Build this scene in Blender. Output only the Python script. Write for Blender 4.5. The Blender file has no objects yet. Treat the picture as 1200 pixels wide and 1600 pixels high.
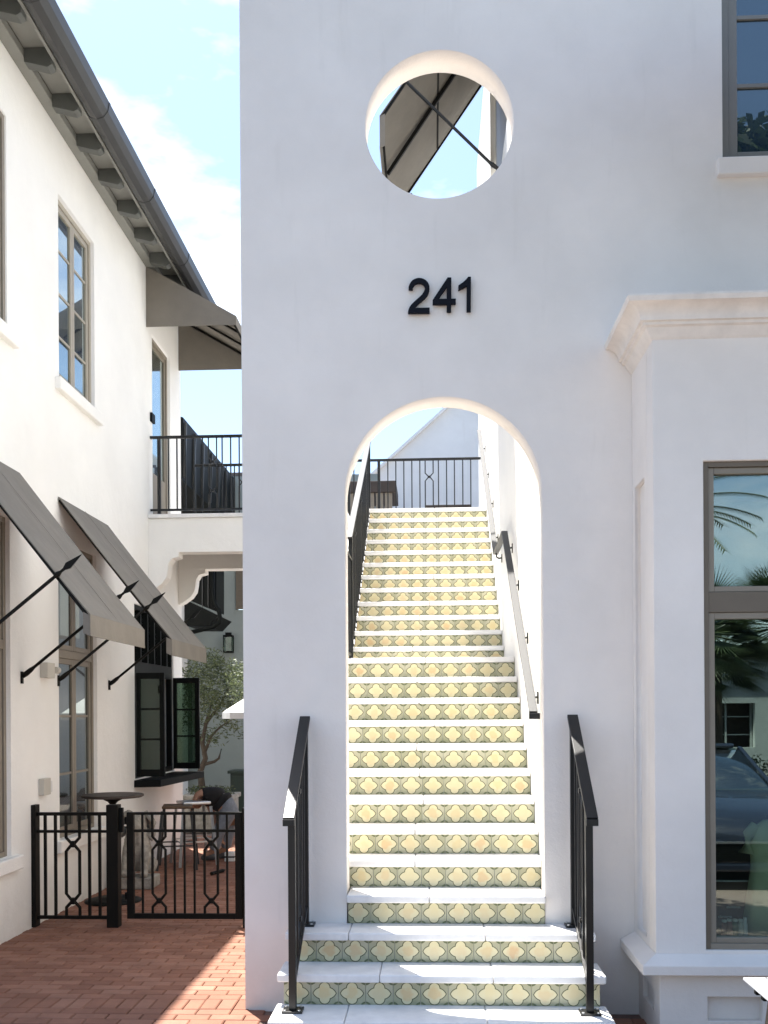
import bpy, bmesh, math, random
from mathutils import Vector, Matrix
random.seed(7)
S = bpy.context.scene
COL = S.collection
PI = math.pi
rad = math.radians

# ------------------------------------------------------------------ camera
F, H, TH, RO, CX, CY = 1550.0, 1.795, rad(2.77), rad(.35), 600.0, 1115.0
cam = bpy.data.cameras.new('camera')
camo = bpy.data.objects.new('camera', cam); COL.objects.link(camo); S.camera = camo
cam.sensor_width = 36; cam.lens = F / 1600 * 36; cam.clip_end = 1000; cam.clip_start = .05
cam.shift_x = 0; cam.shift_y = (CY - 800) / 1600
camo.matrix_world = Matrix.Translation((0, 0, H)) @ Matrix.Rotation(TH, 4, 'Z') @ Matrix.Rotation(PI/2, 4, 'X') @ Matrix.Rotation(-RO, 4, 'Z')

# ------------------------------------------------------------------ sky, sun, exposure
SUN_S, SUN_T = .17, .28                    # sunlight travels +X*s, -Y*t for each metre down
elev = math.atan2(1, math.hypot(SUN_S, SUN_T)); azim = math.atan2(-SUN_S, SUN_T)
W = bpy.data.worlds.new('World'); S.world = W; W.use_nodes = True
wn, wl = W.node_tree.nodes, W.node_tree.links
bg = wn['Background']; bg.inputs[1].default_value = .105
sky = wn.new('ShaderNodeTexSky'); sky.sky_type = 'NISHITA'; sky.sun_disc = False
sky.sun_elevation = elev; sky.sun_rotation = azim; sky.air_density = 1.0; sky.dust_density = 1.1; sky.ozone_density = 1.6
tc = wn.new('ShaderNodeTexCoord')
mp = wn.new('ShaderNodeMapping'); mp.inputs['Scale'].default_value = (1.3, 1.3, 3.2); mp.inputs['Location'].default_value = (3.37, 6.3, .2)
nz = wn.new('ShaderNodeTexNoise'); nz.inputs['Scale'].default_value = 2.2; nz.inputs['Detail'].default_value = 7; nz.inputs['Roughness'].default_value = .58
cr = wn.new('ShaderNodeValToRGB'); cr.color_ramp.elements[0].position = .56; cr.color_ramp.elements[1].position = .80
mx = wn.new('ShaderNodeMix'); mx.data_type = 'RGBA'; mx.inputs[7].default_value = (7.5, 7.6, 7.8, 1)
wl.new(tc.outputs['Generated'], mp.inputs[0]); wl.new(mp.outputs[0], nz.inputs['Vector']); wl.new(nz.outputs[0], cr.inputs[0])
wl.new(cr.outputs[0], mx.inputs[0]); wl.new(sky.outputs[0], mx.inputs[6]); wl.new(mx.outputs[2], bg.inputs[0])
sl = bpy.data.lights.new('sun', 'SUN'); sl.energy = 5.0; sl.angle = rad(.53); sl.color = (1, .96, .9)
so = bpy.data.objects.new('sun', sl); COL.objects.link(so)
so.rotation_euler = Vector((-SUN_S, SUN_T, 1)).to_track_quat('Z', 'Y').to_euler()
S.view_settings.view_transform = 'Standard'; S.view_settings.look = 'None'; S.view_settings.gamma = 1
S.view_settings.use_curve_mapping = False
S.view_settings.exposure = 1.58

# ------------------------------------------------------------------ measuring helpers (photo pixel -> point on a plane)
_R = Vector((math.cos(TH), math.sin(TH), 0)); _F = Vector((-math.sin(TH), math.cos(TH), 0)); _U = Vector((0, 0, 1))
_R2 = _R*math.cos(RO) - _U*math.sin(RO); _U2 = _R*math.sin(RO) + _U*math.cos(RO); _C = Vector((0, 0, H))
def ray(px, py): return _F + _R2*((px-CX)/F) + _U2*((CY-py)/F)
def onY(px, py, Y): d = ray(px, py); return _C + d*(Y/d.y)
def onX(px, py, X): d = ray(px, py); return _C + d*(X/d.x)
def onZ(px, py, Z): d = ray(px, py); return _C + d*((Z-H)/d.z)

# ------------------------------------------------------------------ materials
def new_mat(name):
    m = bpy.data.materials.new(name); m.use_nodes = True
    return m, m.node_tree.nodes, m.node_tree.links, m.node_tree.nodes['Principled BSDF']
def mat(name, col, rough=.6, metal=0, spec=.5, var=.06, vscale=6, bump=0, bscale=60, coat=0, bdist=.004):
    m, n, l, b = new_mat(name)
    b.inputs['Roughness'].default_value = rough; b.inputs['Metallic'].default_value = metal
    b.inputs['Specular IOR Level'].default_value = spec; b.inputs['Coat Weight'].default_value = coat
    g = n.new('ShaderNodeNewGeometry')
    t = n.new('ShaderNodeTexNoise'); t.inputs['Scale'].default_value = vscale; t.inputs['Detail'].default_value = 5; t.inputs['Roughness'].default_value = .6
    l.new(g.outputs['Position'], t.inputs['Vector'])
    r = n.new('ShaderNodeMapRange'); r.inputs[1].default_value = .3; r.inputs[2].default_value = .7
    r.inputs[3].default_value = 1-var; r.inputs[4].default_value = 1+var; l.new(t.outputs[0], r.inputs[0])
    v = n.new('ShaderNodeVectorMath'); v.operation = 'SCALE'; v.inputs[0].default_value = col[:3]; l.new(r.outputs[0], v.inputs['Scale'])
    l.new(v.outputs[0], b.inputs['Base Color'])
    if bump:
        t2 = n.new('ShaderNodeTexNoise'); t2.inputs['Scale'].default_value = bscale; t2.inputs['Detail'].default_value = 6
        l.new(g.outputs['Position'], t2.inputs['Vector'])
        bp = n.new('ShaderNodeBump'); bp.inputs['Strength'].default_value = bump; bp.inputs['Distance'].default_value = bdist
        l.new(t2.outputs[0], bp.inputs['Height']); l.new(bp.outputs[0], b.inputs['Normal'])
    return m
def stucco(name, col, stain=(.55, .5, .43), amt=.22, lo=.92):
    m, n, l, b = new_mat(name)
    b.inputs['Roughness'].default_value = .85; b.inputs['Specular IOR Level'].default_value = .25
    g = n.new('ShaderNodeNewGeometry')
    def noise(sc, det, z=1.0):
        mp = n.new('ShaderNodeMapping'); mp.inputs['Scale'].default_value = (1, 1, z); l.new(g.outputs['Position'], mp.inputs[0])
        t = n.new('ShaderNodeTexNoise'); t.inputs['Scale'].default_value = sc; t.inputs['Detail'].default_value = det; t.inputs['Roughness'].default_value = .6
        l.new(mp.outputs[0], t.inputs['Vector']); return t
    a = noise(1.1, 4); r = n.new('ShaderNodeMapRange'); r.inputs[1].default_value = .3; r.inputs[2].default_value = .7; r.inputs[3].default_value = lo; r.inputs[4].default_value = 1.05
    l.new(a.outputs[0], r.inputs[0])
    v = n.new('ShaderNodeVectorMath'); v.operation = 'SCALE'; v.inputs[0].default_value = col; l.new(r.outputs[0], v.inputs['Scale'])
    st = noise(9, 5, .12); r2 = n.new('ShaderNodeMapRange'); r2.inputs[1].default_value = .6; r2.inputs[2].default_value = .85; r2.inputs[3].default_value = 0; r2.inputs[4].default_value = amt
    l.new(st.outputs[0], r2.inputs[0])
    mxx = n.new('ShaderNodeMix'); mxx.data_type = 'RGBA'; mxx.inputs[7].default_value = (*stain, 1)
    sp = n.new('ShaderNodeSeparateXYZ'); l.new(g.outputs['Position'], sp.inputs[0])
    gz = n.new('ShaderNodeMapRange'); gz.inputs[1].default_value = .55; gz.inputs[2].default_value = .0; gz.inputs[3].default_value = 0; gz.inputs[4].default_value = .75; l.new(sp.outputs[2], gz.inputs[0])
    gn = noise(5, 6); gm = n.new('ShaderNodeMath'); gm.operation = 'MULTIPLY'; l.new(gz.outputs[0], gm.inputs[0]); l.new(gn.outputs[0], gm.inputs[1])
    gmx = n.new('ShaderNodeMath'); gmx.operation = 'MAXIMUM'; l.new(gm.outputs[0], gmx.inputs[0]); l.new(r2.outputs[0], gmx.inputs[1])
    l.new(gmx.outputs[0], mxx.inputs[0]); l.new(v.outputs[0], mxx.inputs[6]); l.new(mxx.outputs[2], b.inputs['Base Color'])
    f = noise(90, 4); c = noise(7, 3)
    ad = n.new('ShaderNodeMath'); ad.operation = 'MULTIPLY_ADD'; ad.inputs[1].default_value = .25
    l.new(f.outputs[0], ad.inputs[0]); l.new(c.outputs[0], ad.inputs[2])
    bp = n.new('ShaderNodeBump'); bp.inputs['Strength'].default_value = .35; bp.inputs['Distance'].default_value = .02
    l.new(ad.outputs[0], bp.inputs['Height']); l.new(bp.outputs[0], b.inputs['Normal'])
    return m
M = {}
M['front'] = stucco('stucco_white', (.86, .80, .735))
M['cream'] = stucco('stucco_cream', (.90, .885, .835), amt=.06, lo=.97)
M['far'] = stucco('stucco_far_shaded', (.31, .35, .33))  # distant white walls; their shade is put into this grey-green tone
M['pale'] = stucco('stucco_pale', (.86, .86, .84))
M['trim'] = mat('painted_trim', (.83, .77, .70), .7, var=.08, vscale=9, bump=.25)
M['stone'] = mat('white_stone', (.80, .785, .76), .45, var=.09, vscale=9, bump=.12, bscale=40)
M['core'] = mat('mortar', (.55, .53, .48), .9)
M['metal'] = mat('black_paint', (.006, .006, .0055), .40, spec=.45, var=.15, bump=.05)
M['gate'] = mat('bronze_paint', (.007, .0065, .005), .55, spec=.15, var=.15, bump=.05)
M['letter'] = mat('number_paint', (.005, .006, .010), .6, spec=.15)
M['taupe'] = mat('taupe_paint', (.25, .215, .165), .5, var=.05)
M['taupe_light'] = mat('taupe_light', (.38, .34, .27), .5, var=.05)
M['taupe_dark'] = mat('taupe_dark', (.15, .12, .085), .5, var=.05)
M['greyframe'] = mat('grey_frame', (.22, .21, .185), .5, var=.05)
M['canvas'] = mat('awning_canvas', (.20, .18, .15), .85, var=.10, vscale=2.5, bump=.5, bscale=5, bdist=.03)
M['soffit'] = mat('soffit_paint', (.24, .24, .215), .6, var=.05)
M['bracket'] = mat('bracket_paint', (.10, .105, .095), .6)
M['gutter'] = mat('gutter_metal', (.045, .046, .046), .4, spec=.4)
M['roof'] = mat('roof_tile', (.12, .10, .09), .8, var=.2)
M['brown'] = mat('dark_brown', (.055, .04, .03), .6, var=.2)
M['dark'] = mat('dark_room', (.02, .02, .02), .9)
M['darkgreen'] = mat('dark_green_paint', (.02, .035, .028), .5)
M['black'] = mat('black_window_paint', (.004, .005, .0045), .55, spec=.12)
M['steel'] = mat('brushed_steel', (.55, .56, .57), .3, metal=.9)
M['wood'] = mat('stained_wood', (.10, .06, .03), .5, var=.3, vscale=12)
M['plastic'] = mat('white_plastic', (.75, .75, .72), .4)
M['greybox'] = mat('beige_box', (.55, .52, .45), .5)
M['umbrella'] = mat('umbrella_cloth', (.8, .8, .78), .8)
M['lion'] = mat('weathered_stone', (.33, .31, .27), .9, var=.35, vscale=14, bump=.5, bscale=30, bdist=.02)
M['bark'] = mat('bark', (.07, .055, .04), .9, var=.3, vscale=20, bump=.6)
M['asphalt'] = mat('asphalt', (.08, .08, .078), .9, var=.12)
M['pave'] = mat('pale_paving', (.17, .13, .11), .85, var=.1, vscale=3)
M['skin'] = mat('skin', (.38, .2, .13), .5)
M['shirt'] = mat('black_cotton', (.012, .012, .014), .9)
M['jeans'] = mat('washed_denim', (.20, .22, .25), .85, var=.2, vscale=20)
M['hair'] = mat('dark_hair', (.02, .014, .01), .6)
M['shoe'] = mat('shoe_rubber', (.08, .08, .08), .7)
M['car'] = mat('navy_car_paint', (.015, .02, .032), .18, spec=.6, coat=.8)
M['tyre'] = mat('tyre_rubber', (.015, .015, .015), .8)
M['dress'] = mat('green_cotton', (.60, .64, .42), .9, var=.06, vscale=8)
M['card'] = mat('brown_card', (.12, .075, .055), .8, var=.15, vscale=8)
M['jar'] = mat('frosted_jar', (.45, .47, .42), .35)
M['jar2'] = mat('pink_jar', (.30, .12, .09), .4)
M['jar3'] = mat('green_jar', (.10, .16, .09), .4)
M['tabletop'] = mat('white_enamel', (.78, .80, .82), .15, spec=.6, var=.04)
def leafmat(name, c1, c2, trans=.25):
    m, n, l, b = new_mat(name)
    g = n.new('ShaderNodeNewGeometry'); mxx = n.new('ShaderNodeMix'); mxx.data_type = 'RGBA'
    mxx.inputs[6].default_value = (*c1, 1); mxx.inputs[7].default_value = (*c2, 1)
    l.new(g.outputs['Random Per Island'], mxx.inputs[0]); l.new(mxx.outputs[2], b.inputs['Base Color']); b.inputs['Roughness'].default_value = .5
    tr = n.new('ShaderNodeBsdfTranslucent'); l.new(mxx.outputs[2], tr.inputs[0]); ms = n.new('ShaderNodeMixShader'); ms.inputs[0].default_value = trans
    l.new(b.outputs[0], ms.inputs[1]); l.new(tr.outputs[0], ms.inputs[2]); l.new(ms.outputs[0], n['Material Output'].inputs[0])
    return m
M['olive'] = leafmat('olive_leaf', (.03, .045, .02), (.15, .18, .08))
M['palm'] = leafmat('palm_leaf', (.03, .055, .02), (.09, .12, .05))
M['hedge'] = leafmat('hedge_leaf', (.02, .04, .015), (.07, .1, .03))
def glassmat(name, tint, refl, see, tcol=(.88, .95, .91)):
    m, n, l, b = new_mat(name)
    b.inputs['Base Color'].default_value = (*tint, 1); b.inputs['Roughness'].default_value = .25
    tr = n.new('ShaderNodeBsdfTransparent'); tr.inputs[0].default_value = (*tcol, 1)
    m1 = n.new('ShaderNodeMixShader'); m1.inputs[0].default_value = see; l.new(b.outputs[0], m1.inputs[1]); l.new(tr.outputs[0], m1.inputs[2])
    gl = n.new('ShaderNodeBsdfGlossy'); gl.inputs['Roughness'].default_value = .005; gl.inputs[0].default_value = (.86, .97, .93, 1)
    fr = n.new('ShaderNodeFresnel'); fr.inputs[0].default_value = 1.52
    ad = n.new('ShaderNodeMath'); ad.operation = 'MULTIPLY_ADD'; ad.inputs[1].default_value = 1.0; ad.inputs[2].default_value = refl; ad.use_clamp = True
    l.new(fr.outputs[0], ad.inputs[0])
    m2 = n.new('ShaderNodeMixShader'); l.new(ad.outputs[0], m2.inputs[0]); l.new(m1.outputs[0], m2.inputs[1]); l.new(gl.outputs[0], m2.inputs[2])
    l.new(m2.outputs[0], n['Material Output'].inputs[0])
    return m
M['glass'] = glassmat('window_glass', (.01, .012, .014), .22, 0.0)
M['shopglass'] = glassmat('shop_glass', (.01, .02, .015), .12, .98)
M['sashglass'] = glassmat('sash_glass', (.01, .03, .015), .03, .85, (.38, .48, .40))
M['darkglass'] = glassmat('dark_glass', (.008, .010, .008), .03, 0.0)
M['blueglass'] = glassmat('blue_glass', (.012, .03, .05), .12, 0.0)

def tilemat():
    m, n, l, b = new_mat('glazed_quatrefoil_tile')
    uv = n.new('ShaderNodeUVMap'); sp = n.new('ShaderNodeSeparateXYZ'); l.new(uv.outputs[0], sp.inputs[0])
    def mt(op, a, bb=None, c=None):
        q = n.new('ShaderNodeMath'); q.operation = op
        for i, x in enumerate((a, bb, c)):
            if x is None: continue
            if isinstance(x, (int, float)): q.inputs[i].default_value = x
            else: l.new(x, q.inputs[i])
        return q.outputs[0]
    ax = mt('ABSOLUTE', mt('SUBTRACT', sp.outputs[0], .5)); ay = mt('ABSOLUTE', mt('SUBTRACT', sp.outputs[1], .5))
    def dist(cx, cy):
        dx = mt('SUBTRACT', ax, cx); dy = mt('SUBTRACT', ay, cy)
        return mt('SQRT', mt('ADD', mt('MULTIPLY', dx, dx), mt('MULTIPLY', dy, dy)))
    d = mt('MINIMUM', mt('SUBTRACT', dist(0, .20), .185), mt('SUBTRACT', dist(.10, -.14), .34))
    dc = dist(.5, .5); ctr = dist(0, 0)
    inside = mt('LESS_THAN', d, 0); line = mt('LESS_THAN', mt('ABSOLUTE', mt('SUBTRACT', d, .015)), .016)
    ring = mt('LESS_THAN', mt('ABSOLUTE', mt('SUBTRACT', dc, .17)), .034)
    oi = n.new('ShaderNodeObjectInfo')
    g = n.new('ShaderNodeNewGeometry'); ns = n.new('ShaderNodeTexNoise'); ns.inputs['Scale'].default_value = 28; ns.inputs['Detail'].default_value = 3
    l.new(g.outputs['Position'], ns.inputs['Vector'])
    def mix(f, a, c):
        q = n.new('ShaderNodeMix'); q.data_type = 'RGBA'
        if isinstance(f, (int, float)): q.inputs[0].default_value = f
        else: l.new(f, q.inputs[0])
        for i, x in ((6, a), (7, c)):
            if isinstance(x, tuple): q.inputs[i].default_value = (*x, 1)
            else: l.new(x, q.inputs[i])
        return q.outputs[2]
    field = mix(mt('MULTIPLY', oi.outputs['Random'], .9), (.37, .355, .235), (.52, .49, .36))
    field = mix(mt('MULTIPLY', mt('MULTIPLY', ns.outputs[0], 1.2), mt('SUBTRACT', 1.0, sp.outputs[1])), field, (.24, .25, .13))
    peach = mix(mt('FRACT', mt('MULTIPLY', oi.outputs['Random'], 7.3)), (.62, .40, .20), (.66, .55, .29))
    # flower-shaped warm centre, strength different on each tile
    pet = mt('SUBTRACT', mt('MULTIPLY', ns.outputs[0], .42), ctr)
    pf = mt('MULTIPLY', mt('MINIMUM', mt('MAXIMUM', mt('MULTIPLY', mt('ADD', pet, .06), 8.0), 0.0), 1.0), mt('ADD', mt('MULTIPLY', mt('FRACT', mt('MULTIPLY', oi.outputs['Random'], 13.7)), .7), .2))
    cream = mix(pf, (.66, .59, .36), peach)
    c = mix(inside, field, cream); c = mix(ring, c, (.11, .13, .06)); c = mix(line, c, (.055, .065, .022))
    edge = mt('GREATER_THAN', ax, .487); c = mix(edge, c, (.5, .5, .36))
    l.new(c, b.inputs['Base Color']); b.inputs['Roughness'].default_value = .28
    bp = n.new('ShaderNodeBump'); bp.inputs['Strength'].default_value = .3; bp.inputs['Distance'].default_value = .002
    l.new(ns.outputs[0], bp.inputs['Height']); l.new(bp.outputs[0], b.inputs['Normal'])
    return m
M['tile'] = tilemat()
def brickmat():
    m, n, l, b = new_mat('red_brick_paver')
    oi = n.new('ShaderNodeObjectInfo'); g = n.new('ShaderNodeNewGeometry')
    a = n.new('ShaderNodeMath'); l.new(oi.outputs['Random'], a.inputs[0]); l.new(g.outputs['Random Per Island'], a.inputs[1])
    fr = n.new('ShaderNodeMath'); fr.operation = 'FRACT'; l.new(a.outputs[0], fr.inputs[0])
    c = n.new('ShaderNodeValToRGB'); e = c.color_ramp.elements; e[0].color = (.205, .088, .052, 1); e[1].color = (.275, .135, .088, 1)
    x = e.new(.5); x.color = (.235, .105, .064, 1); l.new(fr.outputs[0], c.inputs[0])
    t = n.new('ShaderNodeTexNoise'); t.inputs['Scale'].default_value = 3.5; t.inputs['Detail'].default_value = 8; t.inputs['Roughness'].default_value = .7; l.new(g.outputs['Position'], t.inputs['Vector'])
    r = n.new('ShaderNodeMapRange'); r.inputs[1].default_value = .3; r.inputs[2].default_value = .7; r.inputs[3].default_value = .8; r.inputs[4].default_value = 1.2; l.new(t.outputs[0], r.inputs[0])
    v = n.new('ShaderNodeVectorMath'); v.operation = 'SCALE'; l.new(c.outputs[0], v.inputs[0]); l.new(r.outputs[0], v.inputs['Scale']); l.new(v.outputs[0], b.inputs['Base Color'])
    b.inputs['Roughness'].default_value = .8
    t2 = n.new('ShaderNodeTexNoise'); t2.inputs['Scale'].default_value = 120; l.new(g.outputs['Position'], t2.inputs['Vector'])
    bp = n.new('ShaderNodeBump'); bp.inputs['Strength'].default_value = .4; bp.inputs['Distance'].default_value = .003; l.new(t2.outputs[0], bp.inputs['Height']); l.new(bp.outputs[0], b.inputs['Normal'])
    return m
M['brick'] = brickmat()
M['mortar'] = mat('sand_joint', (.15, .10, .08), .95, var=.2)

# ------------------------------------------------------------------ mesh helpers
def origin(p):
    v = Vector((0, 0, 0))
    while p: v += p.location; p = p.parent
    return v
class MB:
    def __init__(s): s.v = []; s.f = []
    def add(s, vs, fs):
        k = len(s.v); s.v += [tuple(x) for x in vs]; s.f += [tuple(i+k for i in f) for f in fs]; return s
    def box(s, x0, x1, y0, y1, z0, z1):
        return s.add([(x0,y0,z0),(x1,y0,z0),(x1,y1,z0),(x0,y1,z0),(x0,y0,z1),(x1,y0,z1),(x1,y1,z1),(x0,y1,z1)],
                     [(0,3,2,1),(4,5,6,7),(0,1,5,4),(1,2,6,5),(2,3,7,6),(3,0,4,7)])
    def loft(s, rings, closed=True, cap=True):
        n = len(rings[0]); vs = [p for r in rings for p in r]; fs = []
        for i in range(len(rings)-1):
            for j in range(n if closed else n-1):
                a = i*n+j; b = i*n+(j+1) % n; fs.append((a, b, b+n, a+n))
        if cap and closed: fs.append(tuple(range(n))[::-1]); fs.append(tuple((len(rings)-1)*n+j for j in range(n)))
        return s.add(vs, fs)
    def prism(s, poly, off):
        o = Vector(off); return s.loft([[Vector(p) for p in poly], [Vector(p)+o for p in poly]])
    def beam(s, p, q, w, h, up=(0, 0, 1)):
        p, q = Vector(p), Vector(q); d = (q-p).normalized(); u = Vector(up)
        if abs(d.dot(u)) > .98: u = Vector((0, 1, 0))
        sd = d.cross(u).normalized(); u = sd.cross(d)
        r = [sd*(-w/2)+u*(-h/2), sd*(w/2)+u*(-h/2), sd*(w/2)+u*(h/2), sd*(-w/2)+u*(h/2)]
        return s.loft([[p+a for a in r], [q+a for a in r]])
    def tube(s, pts, r, n=8, up=(0, 0, 1)):
        pts = [Vector(p) for p in pts]; rr = r if isinstance(r, (list, tuple)) else [r]*len(pts); rings = []
        for i, p in enumerate(pts):
            d = (pts[min(i+1, len(pts)-1)]-pts[max(i-1, 0)]).normalized(); u = Vector(up)
            if abs(d.dot(u)) > .95: u = Vector((1, 0, 0))
            a = d.cross(u).normalized(); b = a.cross(d)
            rings.append([p+a*math.cos(2*PI*k/n)*rr[i]+b*math.sin(2*PI*k/n)*rr[i] for k in range(n)])
        return s.loft(rings)
    def lathe(s, c, prof, n=20):
        c = Vector(c); return s.loft([[c+Vector((math.cos(2*PI*k/n)*r, math.sin(2*PI*k/n)*r, z)) for k in range(n)] for r, z in prof])
    def build(s, name, m, parent=None, smooth=False, bevel=0, loc=None):
        o0 = origin(parent) if parent else Vector((0, 0, 0)); lo = Vector(loc) if loc else Vector((0, 0, 0))
        me = bpy.data.meshes.new(name); me.from_pydata([tuple(Vector(v)-o0-lo) for v in s.v], [], s.f)
        bm = bmesh.new(); bm.from_mesh(me); bmesh.ops.recalc_face_normals(bm, faces=bm.faces); bm.to_mesh(me); bm.free()
        return link(name, me, m, parent, smooth, bevel, lo)
def link(name, me, m, parent=None, smooth=False, bevel=0, lo=(0, 0, 0)):
    if m is not None and not me.materials: me.materials.append(M[m] if isinstance(m, str) else m)
    o = bpy.data.objects.new(name, me); COL.objects.link(o); o.location = lo
    if parent: o.parent = parent
    if smooth:
        for p in me.polygons: p.use_smooth = True
    if bevel:
        b = o.modifiers.new('bevel', 'BEVEL'); b.width = bevel; b.segments = 2; b.limit_method = 'ANGLE'; b.angle_limit = rad(40)
    return o
def tag(o, label=None, cat=None, group=None, kind=None):
    if label: o['label'] = label
    if cat: o['category'] = cat
    if group: o['group'] = group
    if kind: o['kind'] = kind
    return o
def thing(name, loc, label, cat, group=None, kind=None):
    o = bpy.data.objects.new(name, None); COL.objects.link(o); o.location = loc; o.empty_display_size = .1
    return tag(o, label, cat, group, kind)
def B(*a): return MB().box(*a)
def slab(name, outer, holes, axis, at, thick, m, parent, bevel=0):
    """flat wall with holes: 2-D outline (u,v) extruded. axis 'Y': u=X,v=Z front face at Y=at, going back; 'X': u=Y,v=Z, front face at X=at, going to at-thick"""
    cu = bpy.data.curves.new('c', 'CURVE'); cu.dimensions = '2D'; cu.fill_mode = 'BOTH'; cu.extrude = abs(thick)/2
    for poly in [outer]+holes:
        sp = cu.splines.new('POLY'); sp.points.add(len(poly)-1); sp.use_cyclic_u = True
        for i, p in enumerate(poly): sp.points[i].co = (p[0], p[1], 0, 1)
    ob = bpy.data.objects.new('c', cu); COL.objects.link(ob); bpy.context.view_layer.update()
    me = bpy.data.meshes.new_from_object(ob.evaluated_get(bpy.context.evaluated_depsgraph_get()))
    bpy.data.objects.remove(ob); bpy.data.curves.remove(cu)
    bm = bmesh.new(); bm.from_mesh(me); bmesh.ops.remove_doubles(bm, verts=bm.verts, dist=.0005)
    o0 = origin(parent) if parent else Vector((0, 0, 0))
    for v in bm.verts:
        u, w, t = v.co
        v.co = (Vector((u, at+thick/2+t, w)) if axis == 'Y' else Vector((at-thick/2+t, u, w))) - o0
    bmesh.ops.recalc_face_normals(bm, faces=bm.faces); bm.to_mesh(me); bm.free(); me.materials.clear()
    return link(name, me, m, parent, False, bevel)
def rect(a, b, c, d): return [(a, c), (b, c), (b, d), (a, d)]
def circ(cx, cy, r, n=72): return [(cx+r*math.cos(2*PI*i/n), cy+r*math.sin(2*PI*i/n)) for i in range(n)]
def skinmesh(name, nodes, edges, m, parent, sub=2, root=0):
    """organic shape: nodes = [(xyz, radius)], grown with Skin + Subdivision, then baked to a mesh"""
    o0 = origin(parent) if parent else Vector((0, 0, 0))
    me = bpy.data.meshes.new(name); me.from_pydata([tuple(Vector(p)-o0) for p, r in nodes], edges, [])
    ob = bpy.data.objects.new(name+'_tmp', me); COL.objects.link(ob)
    ob.modifiers.new('s', 'SKIN')
    if not me.skin_vertices: ob.modifiers.clear(); bpy.data.objects.remove(ob); raise RuntimeError('skin')
    for i, (p, r) in enumerate(nodes):
        r = r if isinstance(r, tuple) else (r, r)
        me.skin_vertices[0].data[i].radius = r; me.skin_vertices[0].data[i].use_root = (i == root)
    sb = ob.modifiers.new('d', 'SUBSURF'); sb.levels = sub; sb.render_levels = sub
    bpy.context.view_layer.update()
    m2 = bpy.data.meshes.new_from_object(ob.evaluated_get(bpy.context.evaluated_depsgraph_get()))
    bpy.data.objects.remove(ob); bpy.data.meshes.remove(me); m2.name = name; m2.materials.clear()
    return link(name, m2, m, parent, True)

# ================================================================== SETTING: ground
gr = B(-60, 60, -60, 4.2, -.6, -.03).build('street', 'asphalt'); tag(gr, kind='structure')
gp = B(-60, 60, 14.6, 60, -.6, -.012).build('courtyard_ground', 'pave'); tag(gp, kind='structure')
sw = B(-14, 14, -1.6, 4.2, -.029, -.001).build('pavement', 'pave'); tag(sw, kind='structure')
bp_ = B(-14, 14, 4.2, 14.6, -.6, -.014).build('brick_pavement', 'mortar'); tag(bp_, kind='structure')
XL = -3.40
def brick_mesh(lx, ly, name='brick'):
    mb = MB(); c = .006; x, y = lx/2-.0025, ly/2-.0025; t = 0.0; d = -.05
    mb.add([(-x,-y,d),(x,-y,d),(x,y,d),(-x,y,d),(-x,-y,t-c),(x,-y,t-c),(x,y,t-c),(-x,y,t-c),(-x+c,-y+c,t),(x-c,-y+c,t),(x-c,y-c,t),(-x+c,y-c,t)],
           [(0,1,5,4),(1,2,6,5),(2,3,7,6),(3,0,4,7),(4,5,9,8),(5,6,10,9),(6,7,11,10),(7,4,8,11),(8,9,10,11)])
    return mb
run, sold = [], []
LB, WB = .207, .1035
y = 4.25; row = 0
ys = 5.99                                # soldier course
rows = []
yy = ys-WB*16
while yy < 14.5:
    if abs(yy-ys) < .001: rows.append((yy, 'S')); yy += LB
    else: rows.append((yy, 'R')); yy += WB
for ri, (y0, k) in enumerate(rows):
    x0 = XL+.0; x1 = -1.0 if y0 > 5.9 else 3.2
    n = 0; x = x0 - (LB*.5*(ri % 2) if k == 'R' else 0)
    st = LB if k == 'R' else WB
    while x < x1:
        cx, cy = x+st/2, y0+(WB if k == 'R' else LB)/2
        vis = (cx < -1.0) or cx > .9
        if vis and not (5.9 < cy and -1.1 < cx): (run if k == 'R' else sold).append((cx, cy))
        x += st
def clipx(c): return c[0]+LB/2 > XL-.3
near = sorted([('R', c) for c in run if c[0] < -1.15 and c[1] > 5.62]+[('R', c) for c in run if .95 < c[0] < 1.3 and 5.3 < c[1] < 5.95]+[('S', c) for c in sold if c[0] < -1.15],
              key=lambda q: q[1][1] if q[1][1] > 5.55 else 99)
# keep only the bricks inside the picture, nearest first
def inview(c):
    p = Vector((c[0], c[1], 0))-_C; z = p.dot(_F); return -15 < CX+F*p.dot(_R2)/z < 1210 and CY-F*p.dot(_U2)/z < 1625
near = [q for q in near if inview(q[1])][:298]
nearset = set((k, c) for k, c in near)
meR = brick_mesh(LB, WB); meS = brick_mesh(WB, LB)
def rawmesh(mb, nm): me = bpy.data.meshes.new(nm); me.from_pydata(mb.v, [], mb.f); me.materials.append(M['brick']); return me
mR, mS = rawmesh(meR, 'brick'), rawmesh(meS, 'brick')
for k, c in near:
    o = link('brick', mR if k == 'R' else mS, None, bp_, lo=(c[0], c[1], random.uniform(-.0025, .0015)))
    o.rotation_euler = (random.uniform(-.006, .006), random.uniform(-.006, .006), random.uniform(-.006, .006))
rest = MB()
for k, lst, mb in (('R', run, meR), ('S', sold, meS)):
    for c in lst:
        if (k, c) in nearset: continue
        dz = random.uniform(-.0025, .0015)
        rest.add([(v[0]+c[0], v[1]+c[1], v[2]+dz) for v in mb.v], mb.f)
tag(rest.build('far_brick', 'brick', bp_), kind='stuff')

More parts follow.
